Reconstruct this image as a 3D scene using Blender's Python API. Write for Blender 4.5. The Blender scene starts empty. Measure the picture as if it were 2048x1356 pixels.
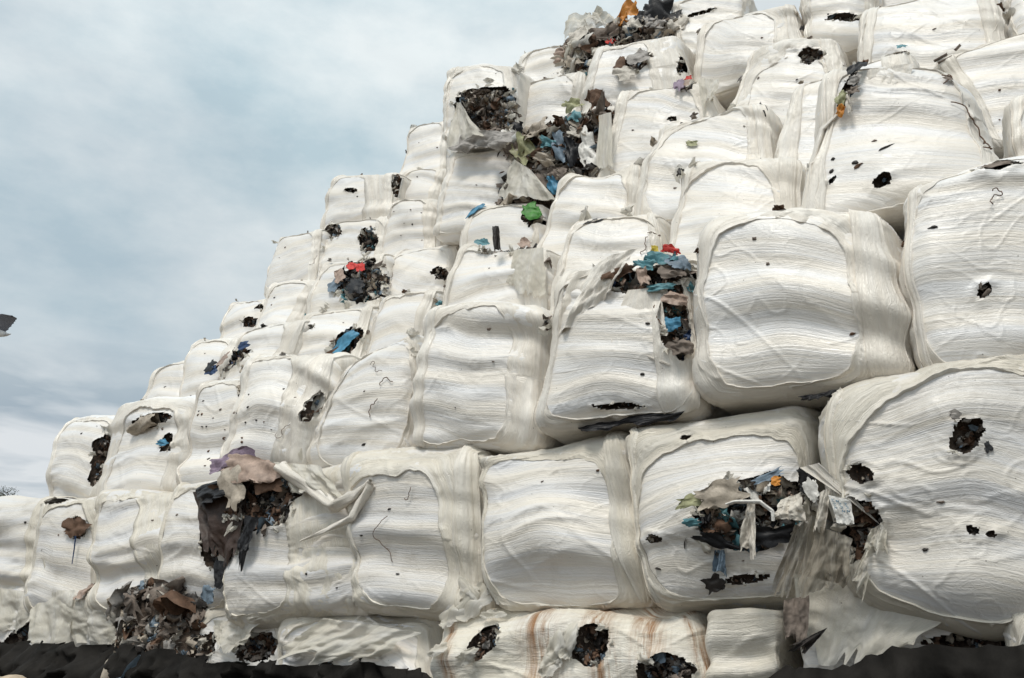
import bpy, math, random
import numpy as np
from mathutils import Vector
R = math.radians
sc = bpy.context.scene
# ------------------------------------------------------------------ camera, sky, sun, exposure
F = 1536.0; PITCH = R(19.3); CAM = np.array([0., 0., 1.2])
cam = bpy.data.cameras.new('camera'); co = bpy.data.objects.new('camera', cam); sc.collection.objects.link(co)
cam.lens = 27.0; cam.sensor_width = 36.0; cam.clip_end = 3000; cam.clip_start = 0.05
co.location = CAM; co.rotation_euler = (R(90) + PITCH, 0, 0)
sc.camera = co
SUN_EL, SUN_AZ = R(62), R(-28)          # azimuth measured from behind the camera, towards its left
sdir = Vector((math.sin(SUN_AZ) * math.cos(SUN_EL), -math.cos(SUN_AZ) * math.cos(SUN_EL), math.sin(SUN_EL)))
sl = bpy.data.lights.new('sun', 'SUN'); sl.energy = 2.15; sl.angle = R(16); sl.color = (1, .95, .87)
so = bpy.data.objects.new('sun', sl); sc.collection.objects.link(so); so.rotation_euler = sdir.to_track_quat('Z', 'Y').to_euler()
w = bpy.data.worlds.new('World'); sc.world = w; w.use_nodes = True
nt = w.node_tree; nt.nodes.clear(); N = nt.nodes.new; L = nt.links.new
def mathn(op, a=None, b=None, clamp=False):
    n = N('ShaderNodeMath'); n.operation = op; n.use_clamp = clamp
    for i, v in enumerate((a, b)):
        if v is None: continue
        if isinstance(v, (int, float)): n.inputs[i].default_value = v
        else: L(v, n.inputs[i])
    return n.outputs[0]
sky = N('ShaderNodeTexSky'); sky.sky_type = 'NISHITA'; sky.sun_disc = False
sky.sun_elevation = SUN_EL; sky.sun_rotation = math.atan2(sdir.x, sdir.y); sky.dust_density = 2.0
bg1 = N('ShaderNodeBackground'); bg1.inputs[1].default_value = .12
hs = N('ShaderNodeHueSaturation'); hs.inputs['Saturation'].default_value = .6; L(sky.outputs[0], hs.inputs['Color']); L(hs.outputs[0], bg1.inputs[0])
tc = N('ShaderNodeTexCoord')
mp = N('ShaderNodeMapping'); mp.inputs['Scale'].default_value = (1.1, 1.1, 2.2); mp.inputs['Location'].default_value = (2.3, .4, .35)
L(tc.outputs['Generated'], mp.inputs[0])
n1 = N('ShaderNodeTexNoise'); n1.inputs['Scale'].default_value = 1.6; n1.inputs['Detail'].default_value = 7; n1.inputs['Roughness'].default_value = .52; n1.inputs['Distortion'].default_value = .35
L(mp.outputs[0], n1.inputs['Vector'])
cr = N('ShaderNodeValToRGB'); cr.color_ramp.elements[0].position = .36; cr.color_ramp.elements[1].position = .60
cr.color_ramp.elements[0].color = (0.72, .72, .72, 1)
L(n1.outputs[0], cr.inputs[0])
mp2 = N('ShaderNodeMapping'); mp2.inputs['Scale'].default_value = (1.0, 1.0, 2.0); mp2.inputs['Location'].default_value = (.7, 3.1, 1.7)
L(tc.outputs['Generated'], mp2.inputs[0])
n2 = N('ShaderNodeTexNoise'); n2.inputs['Scale'].default_value = 2.1; n2.inputs['Detail'].default_value = 9; n2.inputs['Roughness'].default_value = .58
L(mp2.outputs[0], n2.inputs['Vector'])
cc = N('ShaderNodeValToRGB'); cc.color_ramp.elements[0].position = .38; cc.color_ramp.elements[1].position = .58
cc.color_ramp.elements[0].color = (.50, .63, .695, 1); cc.color_ramp.elements[1].color = (.82, .885, .90, 1)
L(n2.outputs[0], cc.inputs[0])
dp = N('ShaderNodeVectorMath'); dp.operation = 'DOT_PRODUCT'; L(tc.outputs['Generated'], dp.inputs[0]); dp.inputs[1].default_value = tuple(sdir)
glow = mathn('MULTIPLY_ADD', mathn('MAXIMUM', dp.outputs['Value'], 0.) , .35); glow.node.inputs[2].default_value = .92
mp3 = N('ShaderNodeMapping'); mp3.inputs['Scale'].default_value = (2.2, 2.2, 13.); mp3.inputs['Location'].default_value = (5.2, 1.1, .3); L(tc.outputs['Generated'], mp3.inputs[0])
n3 = N('ShaderNodeTexNoise'); n3.inputs['Scale'].default_value = 1.3; n3.inputs['Detail'].default_value = 7; n3.inputs['Distortion'].default_value = .5; L(mp3.outputs[0], n3.inputs['Vector'])
c3 = N('ShaderNodeValToRGB'); c3.color_ramp.elements[0].position = .36; c3.color_ramp.elements[1].position = .53
c3.color_ramp.elements[0].color = (.34, .43, .51, 1); c3.color_ramp.elements[1].color = (.86, .89, .91, 1); L(n3.outputs[0], c3.inputs[0])
sx = N('ShaderNodeSeparateXYZ'); L(tc.outputs['Generated'], sx.inputs[0])
lo = N('ShaderNodeMapRange'); lo.interpolation_type = 'SMOOTHSTEP'; L(sx.outputs[2], lo.inputs[0]); lo.inputs[1].default_value = .34; lo.inputs[2].default_value = .17
mc = N('ShaderNodeMix'); mc.data_type = 'RGBA'; L(mathn('MULTIPLY', lo.outputs[0], .95), mc.inputs[0]); L(cc.outputs[0], mc.inputs[6]); L(c3.outputs[0], mc.inputs[7])
bg2 = N('ShaderNodeBackground'); L(mc.outputs[2], bg2.inputs[0]); L(glow, bg2.inputs[1])
mx = N('ShaderNodeMixShader'); L(cr.outputs[0], mx.inputs[0]); L(bg1.outputs[0], mx.inputs[1]); L(bg2.outputs[0], mx.inputs[2])
wo = N('ShaderNodeOutputWorld'); L(mx.outputs[0], wo.inputs[0])
sc.view_settings.view_transform = 'Standard'; sc.view_settings.look = 'None'; sc.view_settings.exposure = 0.0; sc.view_settings.gamma = 1
sc.cycles.max_bounces = 6; sc.cycles.diffuse_bounces = 4; sc.cycles.use_denoising = True

# ------------------------------------------------------------------ numeric helpers
rng = np.random.default_rng(7)
def _h(ix, iy, iz, s):
    h = (ix.astype(np.int64) * 374761393 + iy.astype(np.int64) * 668265263 + iz.astype(np.int64) * 2147483647 + int(s) * 1274126177) & 0xffffffff
    h = ((h ^ (h >> 13)) * 1274126177) & 0xffffffff
    h = ((h ^ (h >> 16)) * 2246822519) & 0xffffffff
    return ((h ^ (h >> 15)) & 0xffffff) / float(0xffffff) * 2 - 1
def noise(x, y, z=0., s=0):
    x, y, z = np.broadcast_arrays(np.asarray(x, float), np.asarray(y, float), np.asarray(z, float))
    ix, iy, iz = np.floor(x), np.floor(y), np.floor(z)
    fx, fy, fz = x - ix, y - iy, z - iz
    fx, fy, fz = (f * f * (3 - 2 * f) for f in (fx, fy, fz))
    r = 0
    for a in (0, 1):
        for b in (0, 1):
            for c in (0, 1):
                r = r + _h(ix + a, iy + b, iz + c, s) * (fx if a else 1 - fx) * (fy if b else 1 - fy) * (fz if c else 1 - fz)
    return r
def fbm(x, y, z=0., s=0, o=3):
    r = 0; a = 1.; t = 0
    for i in range(o):
        r = r + a * noise(np.asarray(x) * 2 ** i, np.asarray(y) * 2 ** i, np.asarray(z) * 2 ** i, s + i * 17); t += a; a *= .5
    return r / t
def ray(px, py):
    x = (px - 1024) / F; y = (678 - py) / F; c, s_ = math.cos(PITCH), math.sin(PITCH)
    return np.array([x, c - y * s_, s_ + y * c])
DW = np.array([.829, -.559, 0.])        # along the wall, towards the right
NB = np.array([.559, .829, 0.])         # into the wall
C0 = 5.5 * .829
def on_wall(px, py, off, lean=0., zref=0.):
    r = ray(px, py)                      # NB.p = C0+off + lean*(z-zref)
    t = (C0 + off + lean * (CAM[2] - zref)) / (r @ NB - lean * r[2])
    return CAM + r * t

# ------------------------------------------------------------------ materials
def newmat(name):
    m = bpy.data.materials.new(name); m.use_nodes = True
    return m, m.node_tree, m.node_tree.nodes['Principled BSDF']
def film_mat(name, warm, cool, sx, sy, bump, mixlo, rough=.42, dirt=.25, stain=False, trans=0., clear=0.):
    m, t, bs = newmat(name); A = t.nodes.new; K = t.links.new
    at = A('ShaderNodeAttribute'); at.attribute_name = 'flow'
    def nz(scale, detail, rou=.6, dist=0., src=None):
        q = A('ShaderNodeMapping'); q.inputs['Scale'].default_value = scale; K(src or at.outputs['Vector'], q.inputs[0])
        n = A('ShaderNodeTexNoise'); n.inputs['Scale'].default_value = 1; n.inputs['Detail'].default_value = detail
        n.inputs['Roughness'].default_value = rou; n.inputs['Distortion'].default_value = dist; K(q.outputs[0], n.inputs['Vector']); return n.outputs[0]
    fine = nz((sx, sy, 3), 4, .62, .25)
    fine2 = nz((sx * .5, sy * .33, 5), 3, .5, .8)
    broad = nz((sx * .45, sy * .09, 2), 3, .55)
    tcn = A('ShaderNodeTexCoord')
    oi = A('ShaderNodeObjectInfo')
    # sharp pulled creases: 1-|2n-1|
    def M(op, a, b=None, c=None):
        n = A('ShaderNodeMath'); n.operation = op
        for i, v in enumerate((a, b, c)):
            if v is None: continue
            if isinstance(v, (int, float)): n.inputs[i].default_value = v
            else: K(v, n.inputs[i])
        return n.outputs[0]
    rid = M('ABSOLUTE', M('SUBTRACT', fine2, .5))
    rid = M('MINIMUM', M('MULTIPLY', rid, 9.), 1.)
    gate = nz((1.2, 3., 9), 2)
    hgt = M('ADD', M('MULTIPLY', fine, .55), M('MULTIPLY', rid, M('MULTIPLY', gate, .55)))
    crump = nz((9, 9, 9), 4, .6, 1.2)
    hgt = M('ADD', hgt, M('MULTIPLY', crump, .40))
    wr = nz((7, 30, 9), 4, .6, 2.2); wr = M('MINIMUM', M('MULTIPLY', M('ABSOLUTE', M('SUBTRACT', wr, .5)), 10.), 1.)
    hgt = M('ADD', hgt, M('MULTIPLY', wr, M('MULTIPLY', gate, -.45)))
    bp = A('ShaderNodeBump'); bp.inputs['Strength'].default_value = bump; bp.inputs['Distance'].default_value = .012; K(hgt, bp.inputs['Height']); K(bp.outputs[0], bs.inputs['Normal'])
    rr = A('ShaderNodeValToRGB'); e = rr.color_ramp.elements; e[0].position = mixlo; e[1].position = mixlo + .2; e[0].color = (*warm, 1); e[1].color = (*cool, 1)
    K(M('ADD', M('MULTIPLY', broad, .75), M('MULTIPLY', fine, .25)), rr.inputs[0])
    # thin places where the waste underneath greys the film
    thin = nz((1.6, 6, 4), 3, .6, .6)
    tr = A('ShaderNodeValToRGB'); tr.color_ramp.elements[0].position = .55; tr.color_ramp.elements[1].position = .78; K(thin, tr.inputs[0])
    mix = A('ShaderNodeMix'); mix.data_type = 'RGBA'; K(M('MULTIPLY', tr.outputs[0], .5 if trans else .3), mix.inputs[0]); K(rr.outputs[0], mix.inputs[6]); mix.inputs[7].default_value = (.50, .50, .52, 1)
    dn = A('ShaderNodeTexNoise'); dn.inputs['Scale'].default_value = 3.2; dn.inputs['Detail'].default_value = 6; dn.inputs['Roughness'].default_value = .7; K(tcn.outputs['Object'], dn.inputs['Vector'])
    dr = A('ShaderNodeValToRGB'); dr.color_ramp.elements[0].position = .56; dr.color_ramp.elements[1].position = .8; K(dn.outputs[0], dr.inputs[0])
    m2 = A('ShaderNodeMix'); m2.data_type = 'RGBA'; K(M('MULTIPLY', dr.outputs[0], dirt), m2.inputs[0]); K(mix.outputs[2], m2.inputs[6]); m2.inputs[7].default_value = (.36, .31, .24, 1)
    # pin specks of grit
    vo = A('ShaderNodeTexVoronoi'); vo.inputs['Scale'].default_value = 9; K(tcn.outputs['Object'], vo.inputs['Vector'])
    sp = M('LESS_THAN', vo.outputs['Distance'], .035)
    m3 = A('ShaderNodeMix'); m3.data_type = 'RGBA'; K(M('MULTIPLY', sp, .7), m3.inputs[0]); K(m2.outputs[2], m3.inputs[6]); m3.inputs[7].default_value = (.10, .08, .06, 1)
    out = m3.outputs[2]
    if stain:
        sn = nz((22, 2.0, 6), 6, .75, .6)          # runs streaming down
        sa = A('ShaderNodeAttribute'); sa.attribute_name = 'stain'
        sr = A('ShaderNodeValToRGB'); sr.color_ramp.elements[0].position = .40; sr.color_ramp.elements[1].position = .60; K(sn, sr.inputs[0])
        m4 = A('ShaderNodeMix'); m4.data_type = 'RGBA'; K(M('MULTIPLY', sr.outputs[0], sa.outputs['Fac']), m4.inputs[0]); K(out, m4.inputs[6]); m4.inputs[7].default_value = (.27, .125, .04, 1)
        out = m4.outputs[2]
    hv = A('ShaderNodeHueSaturation'); K(M('MULTIPLY_ADD', oi.outputs['Random'], .10, .93), hv.inputs['Value']); K(out, hv.inputs['Color'])
    K(hv.outputs[0], bs.inputs['Base Color'])
    bs.inputs['Roughness'].default_value = rough; bs.inputs['Specular IOR Level'].default_value = .5
    if trans:
        ou = t.nodes['Material Output']; tl = A('ShaderNodeBsdfTranslucent'); K(hv.outputs[0], tl.inputs[0])
        ms = A('ShaderNodeMixShader'); ms.inputs[0].default_value = trans; K(bs.outputs[0], ms.inputs[1]); K(tl.outputs[0], ms.inputs[2]); K(ms.outputs[0], ou.inputs[0])
    if clear:
        ou = t.nodes['Material Output']; src = ou.inputs[0].links[0].from_socket; tb = A('ShaderNodeBsdfTransparent')
        cn = nz((2.2, 5, 7), 3, .6, .8); cf = A('ShaderNodeMapRange'); K(cn, cf.inputs[0]); cf.inputs[1].default_value = .42; cf.inputs[2].default_value = .66; cf.inputs[3].default_value = 0; cf.inputs[4].default_value = clear * 1.7
        mt_ = A('ShaderNodeMixShader'); K(cf.outputs[0], mt_.inputs[0]); K(src, mt_.inputs[1]); K(tb.outputs[0], mt_.inputs[2]); K(mt_.outputs[0], ou.inputs[0])
    return m
FILM = film_mat('stretch_film', (.82, .765, .685), (.79, .785, .785), 1.1, 80, .40, .42, rough=.32)
FILM_SHADED_DUSTY = film_mat('shaded_dusty_stretch_film', (.72, .67, .595), (.69, .685, .69), 1.1, 80, .42, .42, rough=.36, dirt=.5)  # darker film for the lower courses: their shade painted in, plus extra dirt
HOOD_SHADED_DUSTY = film_mat('shaded_dusty_layered_film', (.72, .665, .565), (.75, .715, .65), 1.0, 70, .6, .45, .36, .4, clear=.10)  # overwrap to match, lower-course shade in its colour as well as dirt
HOOD = film_mat('layered_film', (.82, .76, .672), (.845, .81, .75), 1.0, 70, .6, .45, .32, .22, clear=.10)
GRIME = film_mat('grimy_film', (.26, .225, .175), (.50, .46, .39), 3.0, 26, .6, .45, .5, .6, trans=.2, clear=.5)
SHEET = film_mat('loose_film', (.70, .66, .57), (.76, .74, .70), 3.0, 26, .6, .45, .38, .25, trans=.25, clear=.18)
STAIN = film_mat('stained_film', (.72, .67, .57), (.76, .74, .70), 1.6, 40, .6, .45, .5, .55, stain=True)
def plain(name, col, rough=.6, var=.35, scale=14, bump=.5, spec=.3):
    m, t, bs = newmat(name); A = t.nodes.new; K = t.links.new
    c = A('ShaderNodeTexCoord'); n = A('ShaderNodeTexNoise'); n.inputs['Scale'].default_value = scale; n.inputs['Detail'].default_value = 6; n.inputs['Roughness'].default_value = .65; K(c.outputs['Object'], n.inputs['Vector'])
    r = A('ShaderNodeValToRGB'); r.color_ramp.elements[0].position = .3; r.color_ramp.elements[1].position = .7
    r.color_ramp.elements[0].color = (*[v * (1 - var) for v in col], 1); r.color_ramp.elements[1].color = (*[min(1, v * (1 + var)) for v in col], 1)
    K(n.outputs[0], r.inputs[0]); K(r.outputs[0], bs.inputs['Base Color'])
    n3 = A('ShaderNodeTexNoise'); n3.inputs['Scale'].default_value = scale * 3; n3.inputs['Detail'].default_value = 5; K(c.outputs['Object'], n3.inputs['Vector'])
    b = A('ShaderNodeBump'); b.inputs['Strength'].default_value = bump; b.inputs['Distance'].default_value = .01; K(n3.outputs[0], b.inputs['Height']); K(b.outputs[0], bs.inputs['Normal'])
    bs.inputs['Roughness'].default_value = rough; bs.inputs['Specular IOR Level'].default_value = spec
    return m
COLS = dict(beige=(.36, .31, .25), grey=(.28, .26, .24), pale=(.52, .48, .42), taupe=(.19, .155, .13), dark=(.035, .03, .027), brown=(.12, .07, .045), sodden=(.040, .024, .018), black=(.012, .012, .014),
            blue=(.07, .23, .36), teal=(.09, .22, .25), white=(.68, .66, .62), mauve=(.24, .18, .24), olive=(.30, .30, .17), orange=(.50, .20, .03), red=(.52, .035, .025),
            yellow=(.55, .42, .05), green=(.05, .20, .03), tan=(.34, .25, .20), navy=(.03, .06, .14), slate=(.16, .21, .26))
WM = {k: plain('plastic_' + k, v, .5 if k not in ('brown', 'taupe') else .8) for k, v in COLS.items()}
WASTE = plain('packed_waste', (.075, .055, .042), .85, .75, 22, 1.0, .25)
PAL = dict(
    grey='beige grey pale taupe taupe dark brown grey beige pale slate brown taupe dark taupe'.split(),
    dark='dark taupe brown taupe dark grey brown beige slate brown'.split(),
    mix='beige grey taupe teal brown dark black pale tan taupe dark white brown slate grey beige black dark'.split(),
    blue='teal slate brown dark taupe tan black brown grey navy beige dark taupe'.split(),
    pale='pale beige white grey taupe tan pale dark white'.split())

# ------------------------------------------------------------------ mesh helpers
def mk(name, v, f, mats, parent=None, midx=None, flow=None, stain=None, origin=None, smooth=True, label=None, kind=None):
    v = np.asarray(v, float); f = np.asarray(f, np.int32)
    if parent is not None: v = v - np.array(parent.location)
    elif origin is not None: v = v - np.array(origin)
    me = bpy.data.meshes.new(name); n = f.shape[1]
    me.vertices.add(len(v)); me.vertices.foreach_set('co', v.astype(np.float32).ravel())
    me.loops.add(f.size); me.loops.foreach_set('vertex_index', f.ravel())
    me.polygons.add(len(f)); me.polygons.foreach_set('loop_start', np.arange(0, f.size, n, dtype=np.int32)); me.polygons.foreach_set('loop_total', np.full(len(f), n, np.int32))
    for m in (mats if isinstance(mats, (list, tuple)) else [mats]): me.materials.append(m)
    if midx is not None: me.polygons.foreach_set('material_index', np.asarray(midx, np.int32))
    if flow is not None:
        a = me.attributes.new('flow', 'FLOAT_VECTOR', 'POINT'); a.data.foreach_set('vector', np.asarray(flow, np.float32).ravel())
    if stain is not None:
        a = me.attributes.new('stain', 'FLOAT', 'POINT'); a.data.foreach_set('value', np.asarray(stain, np.float32).ravel())
    me.update(calc_edges=True); me.polygons.foreach_set('use_smooth', np.full(len(f), smooth))
    me.validate()
    o = bpy.data.objects.new(name, me); sc.collection.objects.link(o)
    if parent is not None: o.parent = parent
    elif origin is not None: o.location = origin
    if label: o['label'] = label
    if kind: o['kind'] = kind
    return o
def gridf(nu, nv, closed=False):
    i = np.arange(nu if closed else nu - 1)[:, None]; j = np.arange(nv - 1)[None, :]
    a = i * nv + j; b = ((i + 1) % nu) * nv + j
    return np.stack([a, b, b + 1, a + 1], -1).reshape(-1, 4)
def tube(pts, rad, sides=5):
    pts = np.asarray(pts, float); T = np.gradient(pts, axis=0); T /= np.linalg.norm(T, axis=1, keepdims=True) + 1e-9
    U = np.cross(T, [.31, .2, .93]); U /= np.linalg.norm(U, axis=1, keepdims=True) + 1e-9; V = np.cross(T, U)
    an = np.arange(sides) / sides * 2 * math.pi; rad = np.broadcast_to(rad, len(pts))
    P = pts[None] + rad[None, :, None] * (np.cos(an)[:, None, None] * U[None] + np.sin(an)[:, None, None] * V[None])
    return P.reshape(-1, 3), gridf(sides, len(pts), True)

def scrap(c, e1, e2, nn, L1, L2, r, amp=.3):
    """one crumpled torn sheet: centre c, in-plane axes, sizes"""
    n = 9; u = np.linspace(-1, 1, n); U, V = np.meshgrid(u, u, indexing='ij'); s = int(r.integers(1 << 30))
    wig = 1 + .30 * noise(U * 1.6, V * 1.6, s % 97, s) + .14 * noise(U * 4, V * 4, s % 97, s + 1)
    k = np.sqrt(1 - .5 * U * U * V * V) * (1 - .18 * np.abs(U * V)) * wig
    X, Y = U * k * L1 / 2, V * k * L2 / 2
    m_ = min(L1, L2); cu = r.uniform(.2, 1.6) / max(L1, .01)
    Z = amp * m_ * (1.3 * fbm(U * 1.1, V * 1.1, s % 31, s + 5, 2) + .5 * (1 - 3 * np.abs(noise(U * 1.5 + V, V * 2, s % 31, s + 6)))) - cu * (X * math.cos(s) + Y * math.sin(s)) ** 2 * 1.5
    P = c + X[..., None] * e1 + Y[..., None] * e2 + Z[..., None] * nn
    return P.reshape(-1, 3), gridf(n, n), np.stack([X, Y, Z * 0 + s % 13], -1).reshape(-1, 3)
def join(parts):
    vs, fs, fl, mi = [], [], [], []; o = 0
    for p in parts:
        vs.append(p[0]); fs.append(p[1] + o); o += len(p[0])
        fl.append(p[2]); mi.append(np.full(len(p[1]), p[3]))
    return np.concatenate(vs), np.concatenate(fs), np.concatenate(fl), np.concatenate(mi)
def axes(r, nrm, spread=.8):
    n = nrm + r.normal(size=3) * spread; n /= np.linalg.norm(n)
    a = np.cross(n, r.normal(size=3)); a /= np.linalg.norm(a); return a, np.cross(n, a), n

# ------------------------------------------------------------------ the bale builder
class Bale: pass
def thing(name, label, cat, loc, group=None):
    o = bpy.data.objects.new(name, None); sc.collection.objects.link(o); o.location = loc; o.empty_display_size = .2
    o['label'] = label; o['category'] = cat
    if group: o['group'] = group
    return o
BALES = {}
def bale(key, k, off, quad, label, hood=(.10, .16, .12, .05), hn=3.2, holes=(), lean=None, r=None, D=1.5, mode='film', lumps=1., tilt=None, mat=None, stain=None, wires=0, specks=2, grow=1.022, ext=True, slack=1., hoodon=True):
    b = Bale(); b.key = key; b.seed = seed = abs(hash_(key)); g = b.g = np.random.default_rng(seed)
    TL, TR, BR, BL = [np.array(q, float) for q in quad]
    lean = (0 if k <= 2 else .05 if k == 3 else .16) if lean is None else lean
    tm = (TL + TR) / 2
    if off is None:
        rr = ray(*tm); t = 1.2 * (k - 1) / rr[2]; off = t * (rr @ NB) - C0
    ztop = (CAM + ray(*tm) * ((C0 + off) / (ray(*tm) @ NB)))[2]
    P = [on_wall(q[0], q[1], off, lean, ztop) for q in (BL, BR, TR, TL)]
    zb = 1.2 * (k - 1) - .03
    if ext:
        for lo, hi in ((0, 3), (1, 2)):
            if P[lo][2] > zb + .05:
                dz = P[lo][2] - zb; d = P[lo] - P[hi]; lat = (d @ DW) / max(-d[2], .2); lat = max(-.12, min(.12, lat))
                P[lo] = P[lo] + np.array([0, 0, -dz]) + NB * (-lean * dz) + DW * lat * dz
    cen = sum(P) / 4; P = [cen + (p - cen) * grow for p in P]
    yaw = g.uniform(.06, .09) if k == 2 else g.uniform(.03, .06); P = [P[0] - NB * yaw, P[1] + NB * yaw, P[2] + NB * yaw, P[3] - NB * yaw]
    b.mode = mode; b.P = P; b.off = off; b.ztop = ztop; b.lean = lean; b.D = D
    hx = (np.linalg.norm(P[1] - P[0]) + np.linalg.norm(P[2] - P[3])) / 4; hz = (np.linalg.norm(P[3] - P[0]) + np.linalg.norm(P[2] - P[1])) / 4
    b.hx, b.hz = hx, hz; r_ = b.r = (r or g.uniform(.13, .18)) if min(hx, hz) > .35 else .36 * min(hx, hz)
    half = np.array([hx, D / 2, hz]); ctr = np.array([0, D / 2, 0])
    tilt = (g.uniform(-.10, .14) if tilt is None else tilt) + (.12 if k > 3 and TL[0] > 1200 else 0); s = seed % 9973
    nl = g.uniform(3.2, 5.2)
    def surf(p, lift=0., fine=True):
        """p: box-surface points (x,y,z) -> world pos, flow"""
        pc = p - ctr; core = np.clip(pc, -(half - r_), half - r_); dv = pc - core
        nr = dv / (np.linalg.norm(dv, axis=-1, keepdims=True) + 1e-9); q = ctr + core + r_ * nr
        x, y, z = q[..., 0], q[..., 1], q[..., 2]; a, c = x / hx, z / hz
        front = np.clip(-nr[..., 1], 0, 1)
        along = x + y * np.sign(p[..., 0]); wv = .10 * fbm(x * 1.3, y * 1.3, z * 1.3 + s, s, 2)
        across = z + .55 * y + tilt * x + wv + .10 * x * x
        across = across * (1 + .22 * noise(x * .9 + y, z * .7, s, s + 7)) + .03 * noise(x * 2.6, z * 3.1, y * 2 + s, s + 8)
        d = .065 * fbm(x * 1.5, y * 1.5, z * 1.5, s + 3, 2) * slack
        d = d + .06 * front * (1 - a * a) * (1 - c * c)
        d = d + .040 * lumps * noise(along * .55, across * nl, s, s + 9) + .016 * lumps * noise(along * 1.2, across * 9, s, s + 11)
        if fine:
            pm = np.clip(.25 + 1.3 * noise(along * 1.6, across * 2.6, s, s + 20), 0, 1)
            f1 = noise(along * .8, across * 26, s, s + 21); f2 = noise(along * 1.4, across * 50, s, s + 22)
            d = d + pm * (.0017 * (1 - 2 * np.abs(f1)) + .0010 * f2)
            cr_ = np.clip(fbm(along * 1.4, across * 2, s * .1, s + 31, 2) * 3 - .2, 0, 1)
            d = d + cr_ * .011 * (1 - 2 * np.abs(noise(along * 2.2 + across * 2.5, across * 9 - along * 2, s, s + 33)))
            for q_, (ux, uz, am) in enumerate(((1.2, 3.4, .0060), (-1.6, 4.6, .0050), (3.2, 3.0, .0040), (.5, 8.0, .0045))):
                th_ = noise(x * 1.1 * uz + z * ux * 2.2 + .6 * noise(x * 3, z * 3, y * 3, s + 37), z * uz * 1.6 - x * ux * 2.4 + y, s, s + 38 + q_)
                d = d + am * slack * (1 - np.minimum(np.abs(th_) * 9, 1)) * np.clip(.2 + 1.5 * noise(x * 2.2 + q_ * 5, z * 2.2, y * 2, s + 44), 0, 1)
            fo = np.abs(noise(along * 1.1 + across * .9, across * 2.6 + along * 1.2, s, s + 35))
            d = d + .009 * slack * (1 - np.minimum(fo * 13, 1)) ** 1.3 * np.clip(.5 + 1.5 * noise(along * 2, across * 2, s, s + 36), 0, 1)
        if mode == 'waste':
            d = d + .07 * fbm(x * 5, y * 5, z * 5, s + 41, 3)
        q = q + nr * (d + lift)[..., None]
        u = (q[..., 0] / hx + 1) / 2; v = (q[..., 2] / hz + 1) / 2; u, v = u[..., None], v[..., None]
        W = P[0] * (1 - u) * (1 - v) + P[1] * u * (1 - v) + P[2] * u * v + P[3] * (1 - u) * v + NB * q[..., 1][..., None]
        return W, np.stack([along, across, a * 0 + s % 17], -1)
    b.surf = surf
    def ab(px, py):
        w_ = on_wall(px, py, off, lean, ztop); u = v = .5
        for _ in range(12):
            q = P[0] * (1 - u) * (1 - v) + P[1] * u * (1 - v) + P[2] * u * v + P[3] * (1 - u) * v
            du = (P[1] - P[0]) * (1 - v) + (P[2] - P[3]) * v; dv = (P[3] - P[0]) * (1 - u) + (P[2] - P[1]) * u
            A = np.stack([du, dv], 1); sol = np.linalg.lstsq(A, w_ - q, rcond=None)[0]; u += sol[0]; v += sol[1]
        return np.array([2 * u - 1, 2 * v - 1])
    b.ab = ab
    # holes in parameter space
    HS = []
    for h in holes:
        px, py, rx, ry, rot = h[:5]; c = ab(px, py); th = R(rot)
        e1 = ab(px + rx * math.cos(th), py - rx * math.sin(th)) - c; e2 = ab(px - ry * math.sin(th), py - ry * math.cos(th)) - c
        M = np.stack([e1, e2], 1); HS.append((c, M, np.linalg.inv(M), h))
    def ratio(p):
        best = np.full(p.shape[:-1], 9.); dirv = np.zeros(p.shape[:-1] + (2,))
        for i, (c, M, Mi, h) in enumerate(HS):
            a = np.stack([p[..., 0] / hx, p[..., 2] / hz], -1) - c; q = a @ Mi.T; rad = np.linalg.norm(q, axis=-1) + 1e-9
            an = np.arctan2(q[..., 1], q[..., 0])
            lim = 1 + .34 * fbm(np.cos(an) * 2.2 + 5, np.sin(an) * 2.2, i, s + 50, 4)
            ro = rad / lim + 9 * (p[..., 1] > .1); m = ro < best
            best = np.where(m, ro, best); dirv = np.where(m[..., None], a / ro[..., None] - a, dirv)
        return best, dirv
    def snap(p, cell):
        if not HS: return p, 0.
        ro, dv = ratio(p); dist = np.hypot(dv[..., 0] * hx, dv[..., 1] * hz); m = (dist < cell) & (ro < 3)
        p = p.copy(); p[..., 0] += np.where(m, dv[..., 0] * hx, 0); p[..., 2] += np.where(m, dv[..., 1] * hz, 0)
        ro2, dv2 = ratio(p); d2 = np.hypot(dv2[..., 0] * hx, dv2[..., 1] * hz)
        pk = np.where(ro2 < 3, np.exp(-(d2 / .035) ** 2), 0)
        return p, pk * (.010 + .016 * noise(p[..., 0] * 14, p[..., 2] * 14, s, s + 52))
    def holemask(p): return ratio(p)[0] < 1.0
    b.snap = snap; b.holemask = holemask; b.HS = HS
    # ----- empty + body
    base = (P[0] + P[1]) / 2 + NB * D / 2; base[2] = min(P[0][2], P[1][2])
    root = thing('torn_waste_bale' if mode == 'waste' else 'wrapped_waste_bale', label, 'waste bale', tuple(base), 'film-wrapped waste bales stacked in the pile'); b.root = root
    wpx = max(abs(TR[0] - TL[0]), abs(BR[0] - BL[0]), abs(BL[1] - TL[1])); n = int(np.clip(wpx * .36, 34, 150)); ny = max(14, n // 3)
    lx = np.linspace(-hx, hx, n + 1); lz = np.linspace(-hz, hz, n + 1); ly = D * np.linspace(0, 1, ny + 1) ** 1.6
    codes, faces = [], []
    ii = np.arange(n + 1); jj = np.arange(ny + 1); S1, S2 = 1000, 1000000
    def fc(I, J, K_, flip):
        code = I * S2 + J * S1 + K_; q = np.stack([code[:-1, :-1], code[1:, :-1], code[1:, 1:], code[:-1, 1:]], -1)
        if flip: q = q[..., ::-1]
        faces.append(q.reshape(-1, 4))
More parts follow.
